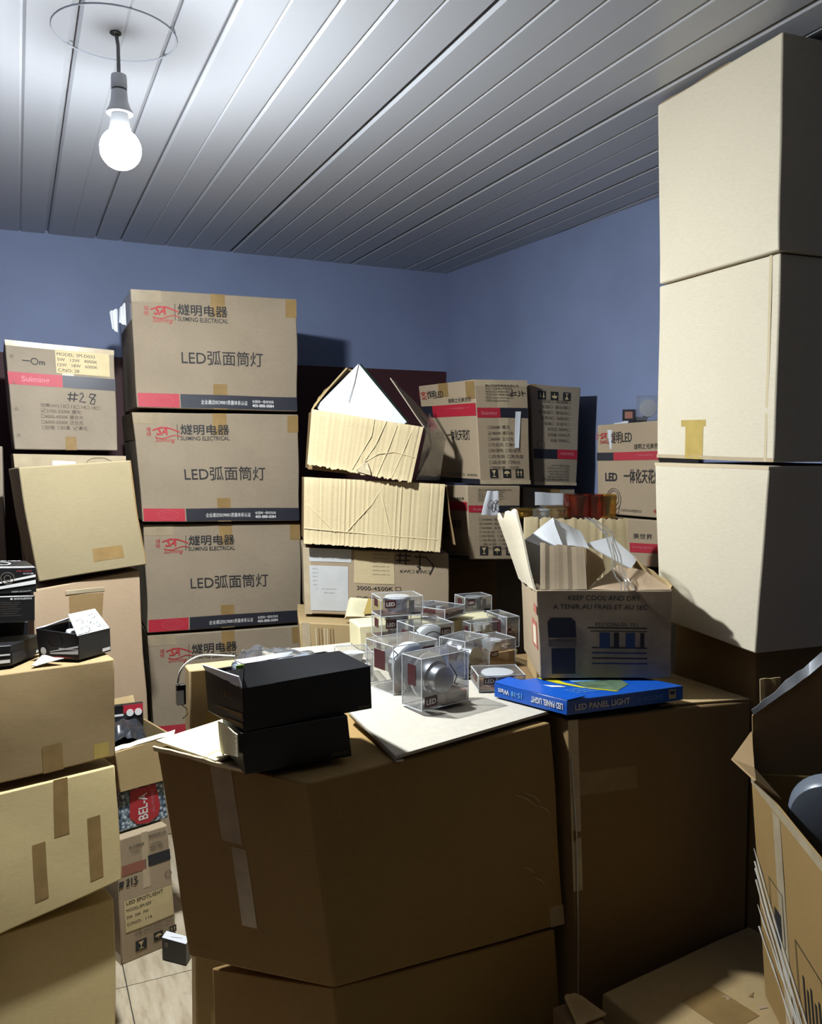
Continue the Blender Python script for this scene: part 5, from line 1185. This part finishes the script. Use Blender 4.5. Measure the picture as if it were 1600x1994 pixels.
# ---------------------------------------------------------------- clear lamp boxes in the middle
def lamp_box(key, kind, label, tilt=0.0, card='card_brown'):
    x, y, z, w_, h_, d_, yaw = LAMP[key]
    t = thing('lamp_box', label, 'lamp box', (x, y, z), 'clear lamp boxes in the middle', math.radians(yaw))
    def part(name, mat, g, smooth=False, bev=0.0): 
        o = g.obj(name, mat, t, smooth, bev, rel=False); return o
    g = Geo(); g.box(0, 0, 0, w_, d_, h_); part('case', 'pvc_clear', g)
    g = Geo(); e = .0009
    for a in (0, w_):
        for b in (0, d_): g.box(a - e, b - e, 0, a + e, b + e, h_)
    for zz in (0.001, h_):
        for b in (0, d_): g.box(0, b - e, zz - e, w_, b + e, zz + e)
        for a in (0, w_): g.box(a - e, 0, zz - e, a + e, d_, zz + e)
    part('folded_edge_glint', 'edge_clear', g)
    Rm = Matrix.Translation((w_ / 2, 0, h_ / 2)) @ Matrix.Rotation(math.radians(90), 4, 'X')
    s_ = min(w_, h_)
    if kind == 'face':                      # lamp pointing at the front pane: rim at the back, drum forward
        g = Geo(); D = d_
        g.lathe([(s_ * .45, -D * .92), (s_ * .46, -D * .78), (s_ * .42, -D * .70), (s_ * .36, -D * .60), (s_ * .33, -D * .42), (s_ * .27, -D * .38), (s_ * .27, -D * .12), (s_ * .25, -D * .07)], 28, Rm @ Matrix.Rotation(0, 4, 'Z'))
        part('lamp', 'silver', g, True)
        g = Geo(); g.tube([(w_ * .72, d_ * .3, h_ * .75), (w_ * .84, d_ * .2, h_ * .5), (w_ * .80, d_ * .25, h_ * .35), (w_ * .90, d_ * .3, h_ * .3)], .0016, 6); part('wire', 'wire_black', g, True)
        g = Geo(); g.box(w_ * .5, d_ * .02, .002, w_ * .98, d_ * .9, h_ * .22); part('card', card, g)
    elif kind == 'ring':
        g = Geo(); D = d_
        g.lathe([(s_ * .47, -D * .35), (s_ * .48, -D * .30), (s_ * .46, -D * .14), (s_ * .40, -D * .10)], 32, Rm); part('lamp', 'lamp_white', g, True)
        g = Geo(); g.tube([(w_ / 2 + s_ * .31 * math.cos(a), D * .09, h_ / 2 + s_ * .31 * math.sin(a)) for a in [i * 2 * math.pi / 28 for i in range(29)]], .0016, 6); part('gasket', 'wire_black', g, True)
        g = Geo(); g.lathe([(s_ * .28, -D * .9), (s_ * .30, -D * .5), (s_ * .34, -D * .36)], 24, Rm); part('heat_sink', 'silver', g, True)
        g = Geo(); g.box(w_ * .05, d_ * .02, .003, w_ * .9, d_ * .05, h_ * .20); part('card', card, g)
        g = Geo(); g.tube([(w_ * .1, d_ * .15, h_ * .7), (w_ * .16, d_ * .1, h_ * .8), (w_ * .06, d_ * .1, h_ * .9)], .0015, 6); part('wire', 'wire_black', g, True)
    elif kind == 'lying':
        r_ = min(w_, d_) * .44
        T_ = Matrix.Translation((w_ / 2, d_ / 2, 0))
        g = Geo(); g.lathe([(r_ * .7, h_ * .06), (r_ * .74, h_ * .1), (r_ * .74, h_ * .62), (r_, h_ * .70), (r_, h_ * .86)], 30, T_); part('lamp', 'silver', g, True)
        g = Geo(); g.lathe([(r_ * .93, h_ * .86), (r_ * .9, h_ * .93)], 30, T_); part('diffuser', 'lamp_white', g, True)
        g = Geo(); g.box(w_ * .68, .001, h_ * .12, w_ * .80, .004, h_ * .8); g.box(w_ * .72, .0, h_ * .05, w_ * .95, .003, h_ * .15); part('spring_clip', 'wire_black', g)
        g = Geo(); g.box(.003, .003, .001, w_ - .003, d_ - .003, .004); part('card', card, g)
    else:                                   # 'card': a printed card hides the lamp
        g = Geo(); g.box(.003, .004, .003, w_ - .003, d_ * .9, h_ * .55); part('card', card, g)
        g = Geo(); g.lathe([(s_ * .3, h_ * .55), (s_ * .36, h_ * .8), (s_ * .36, h_ * .9)], 24, Matrix.Translation((w_ / 2, d_ / 2, 0))); part('lamp', 'lamp_white', g, True)
    # dark label strip with white lettering on the front pane
    lw_, lh_ = w_ * .26, h_ * (.20 if kind != 'lying' else .42)
    lx, lz = (w_ * .66, h_ * .70) if kind in ('ring',) else (w_ * .10, h_ * .45) if kind in ('lying', 'card') else (w_ * .06, h_ * .06)
    g = Geo(); g.box(lx, -.0012, lz, lx + lw_, -.0004, lz + lh_); part('label_strip', 'label_maroon', g)
    v_, f_ = glyphs('LED', .02)
    x0 = min(a for a, b in v_); x1 = max(a for a, b in v_)
    kk = lw_ * .75 / (x1 - x0)
    g = Geo(); g.add([Vector((lx + lw_ * .12 + (a - x0) * kk, -.0018, lz + lh_ * .25 + b * kk)) for a, b in v_], f_); part('lettering', 'ink_white', g)
    # side print
    g = Geo(); g.box(-.0012, d_ * .3, h_ * .45, -.0004, d_ * .7, h_ * .85); part('label_strip', 'label_maroon', g)
    return t
lamp_box('Q11', 'face', 'clear lamp box standing frontmost on the pale flap, silver lamp facing out')
lamp_box('Q8', 'ring', 'clear lamp box with a white ring lamp, standing just behind the frontmost one')
lamp_box('Q10', 'face', 'clear lamp box with a silver lamp right behind the frontmost one')
lamp_box('Q9', 'ring', 'clear lamp box in the middle of the pile, behind the white ring lamp')
lamp_box('Q12', 'card', 'clear lamp box with an orange card, beside the left flap of the open carton', 0, 'card_orange')
lamp_box('Q13', 'lying', 'low clear lamp box lying flat beside the left corner of the blue box')
lamp_box('Q14', 'lying', 'lowest clear lamp box of the three stacked at the back left of the pile')
lamp_box('Q2', 'lying', 'clear lamp box directly under the topmost one at the back left of the pile')
lamp_box('Q1', 'lying', 'topmost clear lamp box at the back left of the pile')
lamp_box('Q6', 'card', 'clear lamp box with a maroon LED label, at the back right of the pile', 0, 'card_cream')
lamp_box('Q7', 'card', 'narrow clear lamp box with dark labels touching the open carton flap', 0, 'card_brown')
lamp_box('Q0', 'card', 'clear lamp box with a white top, half hidden behind the black floodlight boxes', 0, 'card_white_tan')
lamp_box('Q4', 'card', 'flat lamp box with a cream and brown card, at the back of the pile', 0, 'card_brown')
lamp_box('Q5', 'lying', 'farthest clear lamp box lying flat at the back right')
lamp_box('Q3', 'lying', 'small clear lamp box lying between the topmost one and the brown card')
c = Carton('cream', 'cream_carton', 'low cream carton behind the clear lamp boxes', 'card_cream', wobble=.004)
c.tape('F', .05, .2, .12, .7, 'tape_clear'); c.close()

# ---------------------------------------------------------------- right front open carton
c = Carton('T', 'open_carton', 'open carton cut off by the right picture edge, with stretch film and a grey lamp', 'kraft_big', open_top=True, wobble=.002, n=10)
c.stroke('L', [[(.42, .10), (.42, .52), (.66, .52), (.66, .10), (.42, .10)]], .004, 'ink_black', 'printed_frame')
for jj in range(5): c.rect('L', .47 + .035 * jj, .16, .485 + .035 * jj, .42 - .03 * (jj % 2), 'ink_black', 'printed_frame', n=2)
c.stroke('L', [[(.16, .40), (.16, .62), (.30, .62), (.30, .40)]], .003, 'ink_black', 'printed_frame'); c.rect('L', .20, .36, .27, .52, 'ink_black', 'printed_frame', n=2)
c.tape('L', .0, .955, 1, 1.0, 'tape_clear'); c.tape('L', .25, .0, .33, .95, 'tape_clear')
c.close(); r = c.root
g = Geo()
rnd = random.Random(21)
for k_, (b0, b1, sag) in enumerate(((.66, .02, .10), (.60, -.02, .12), (.57, -.20, .05), (.40, -.05, .04), (.52, -.10, .13), (.30, -.15, .02))):
    g.tube([c.S('L', t_, max(.03, b0 + (b1 - b0) * t_ - sag * math.sin(t_ * 3.1) + rnd.uniform(-.006, .006)), .004) for t_ in [i / 14 for i in range(15)]], [.0006 + .0016 * abs(math.sin(i * 1.7 + k_ * 2.1)) for i in range(15)], 5)
add_part(r, 'stretch_film', 'stretch_film', g, True, 0, 'shiny twisted strands of stretch film')
q = [Vector(p) for p in PTS['T_far']]
g = Geo(); g.plate(q, .005); add_part(r, 'flap', 'kraft_brown', g)
g = Geo(); up = Vector((-.004, -.008, .004)); g.slab([q[5] + up, q[4] + up, q[4] + up + Vector((.01, .01, .022)), q[5] + up + Vector((-.004, .004, .012))], .003, 10, 2, .002, 20, .004, 4); g.slab([q[4] + up, q[2] + up, q[2] + up + Vector((.0, .0, .03)), q[4] + up + Vector((.01, .01, .022))], .003, 6, 2, .003, 12, .003, 5)
add_part(r, 'foil_tape', 'silver_dull', g, True, 0, 'crinkled silver tape along the flap edge')
q = [Vector(p) for p in PTS['T_leftflap']]
g = Geo(); g.plate(q, .004); add_part(r, 'flap', 'kraft_brown', g)
q = [Vector(p) for p in PTS['T_stub']]
g = Geo(); g.slab(q, .004, 4, 3, .001, 9, .004, 3); add_part(r, 'flap', 'kraft_tan', g)
lp = Vector(PTS['T_lamp'][0])
t = thing('round_lamp', 'grey round lamp lying on edge in the right open carton', 'lamp', lp + Vector((0, 0, -.09)))
Rm = Matrix.Translation(lp) @ Matrix.Rotation(math.radians(35), 4, 'Z') @ Matrix.Rotation(math.radians(78), 4, 'Y')
g = Geo(); g.lathe([(.055, -.03), (.082, -.026), (.088, -.018), (.088, .012), (.080, .018)], 40, Rm); add_part(t, 'rim', 'grey_plastic', g, True)
g = Geo(); g.lathe([(.066, .012), (.070, .024), (.062, .028)], 40, Rm); add_part(t, 'lens_ring', 'silver_dull', g, True)
t = thing('black_lamp', 'black lamp with a grey handle behind the grey round lamp in the right open carton', 'lamp', lp + Vector((.03, .10, -.05)))
bp = lp + Vector((.06, .055, .03))
g = Geo(); g.box(bp.x - .0, bp.y - .02, bp.z - .09, bp.x + .10, bp.y + .02, bp.z + .04); add_part(t, 'housing', 'black_plastic', g, False, .006)
g = Geo(); g.tube([bp + Vector((.0 + .026 * math.cos(a), -.034, .035 * math.sin(a) - .005)) for a in [math.radians(x) for x in range(60, 300, 20)]], .004, 6); add_part(t, 'handle', 'grey_plastic', g, True)
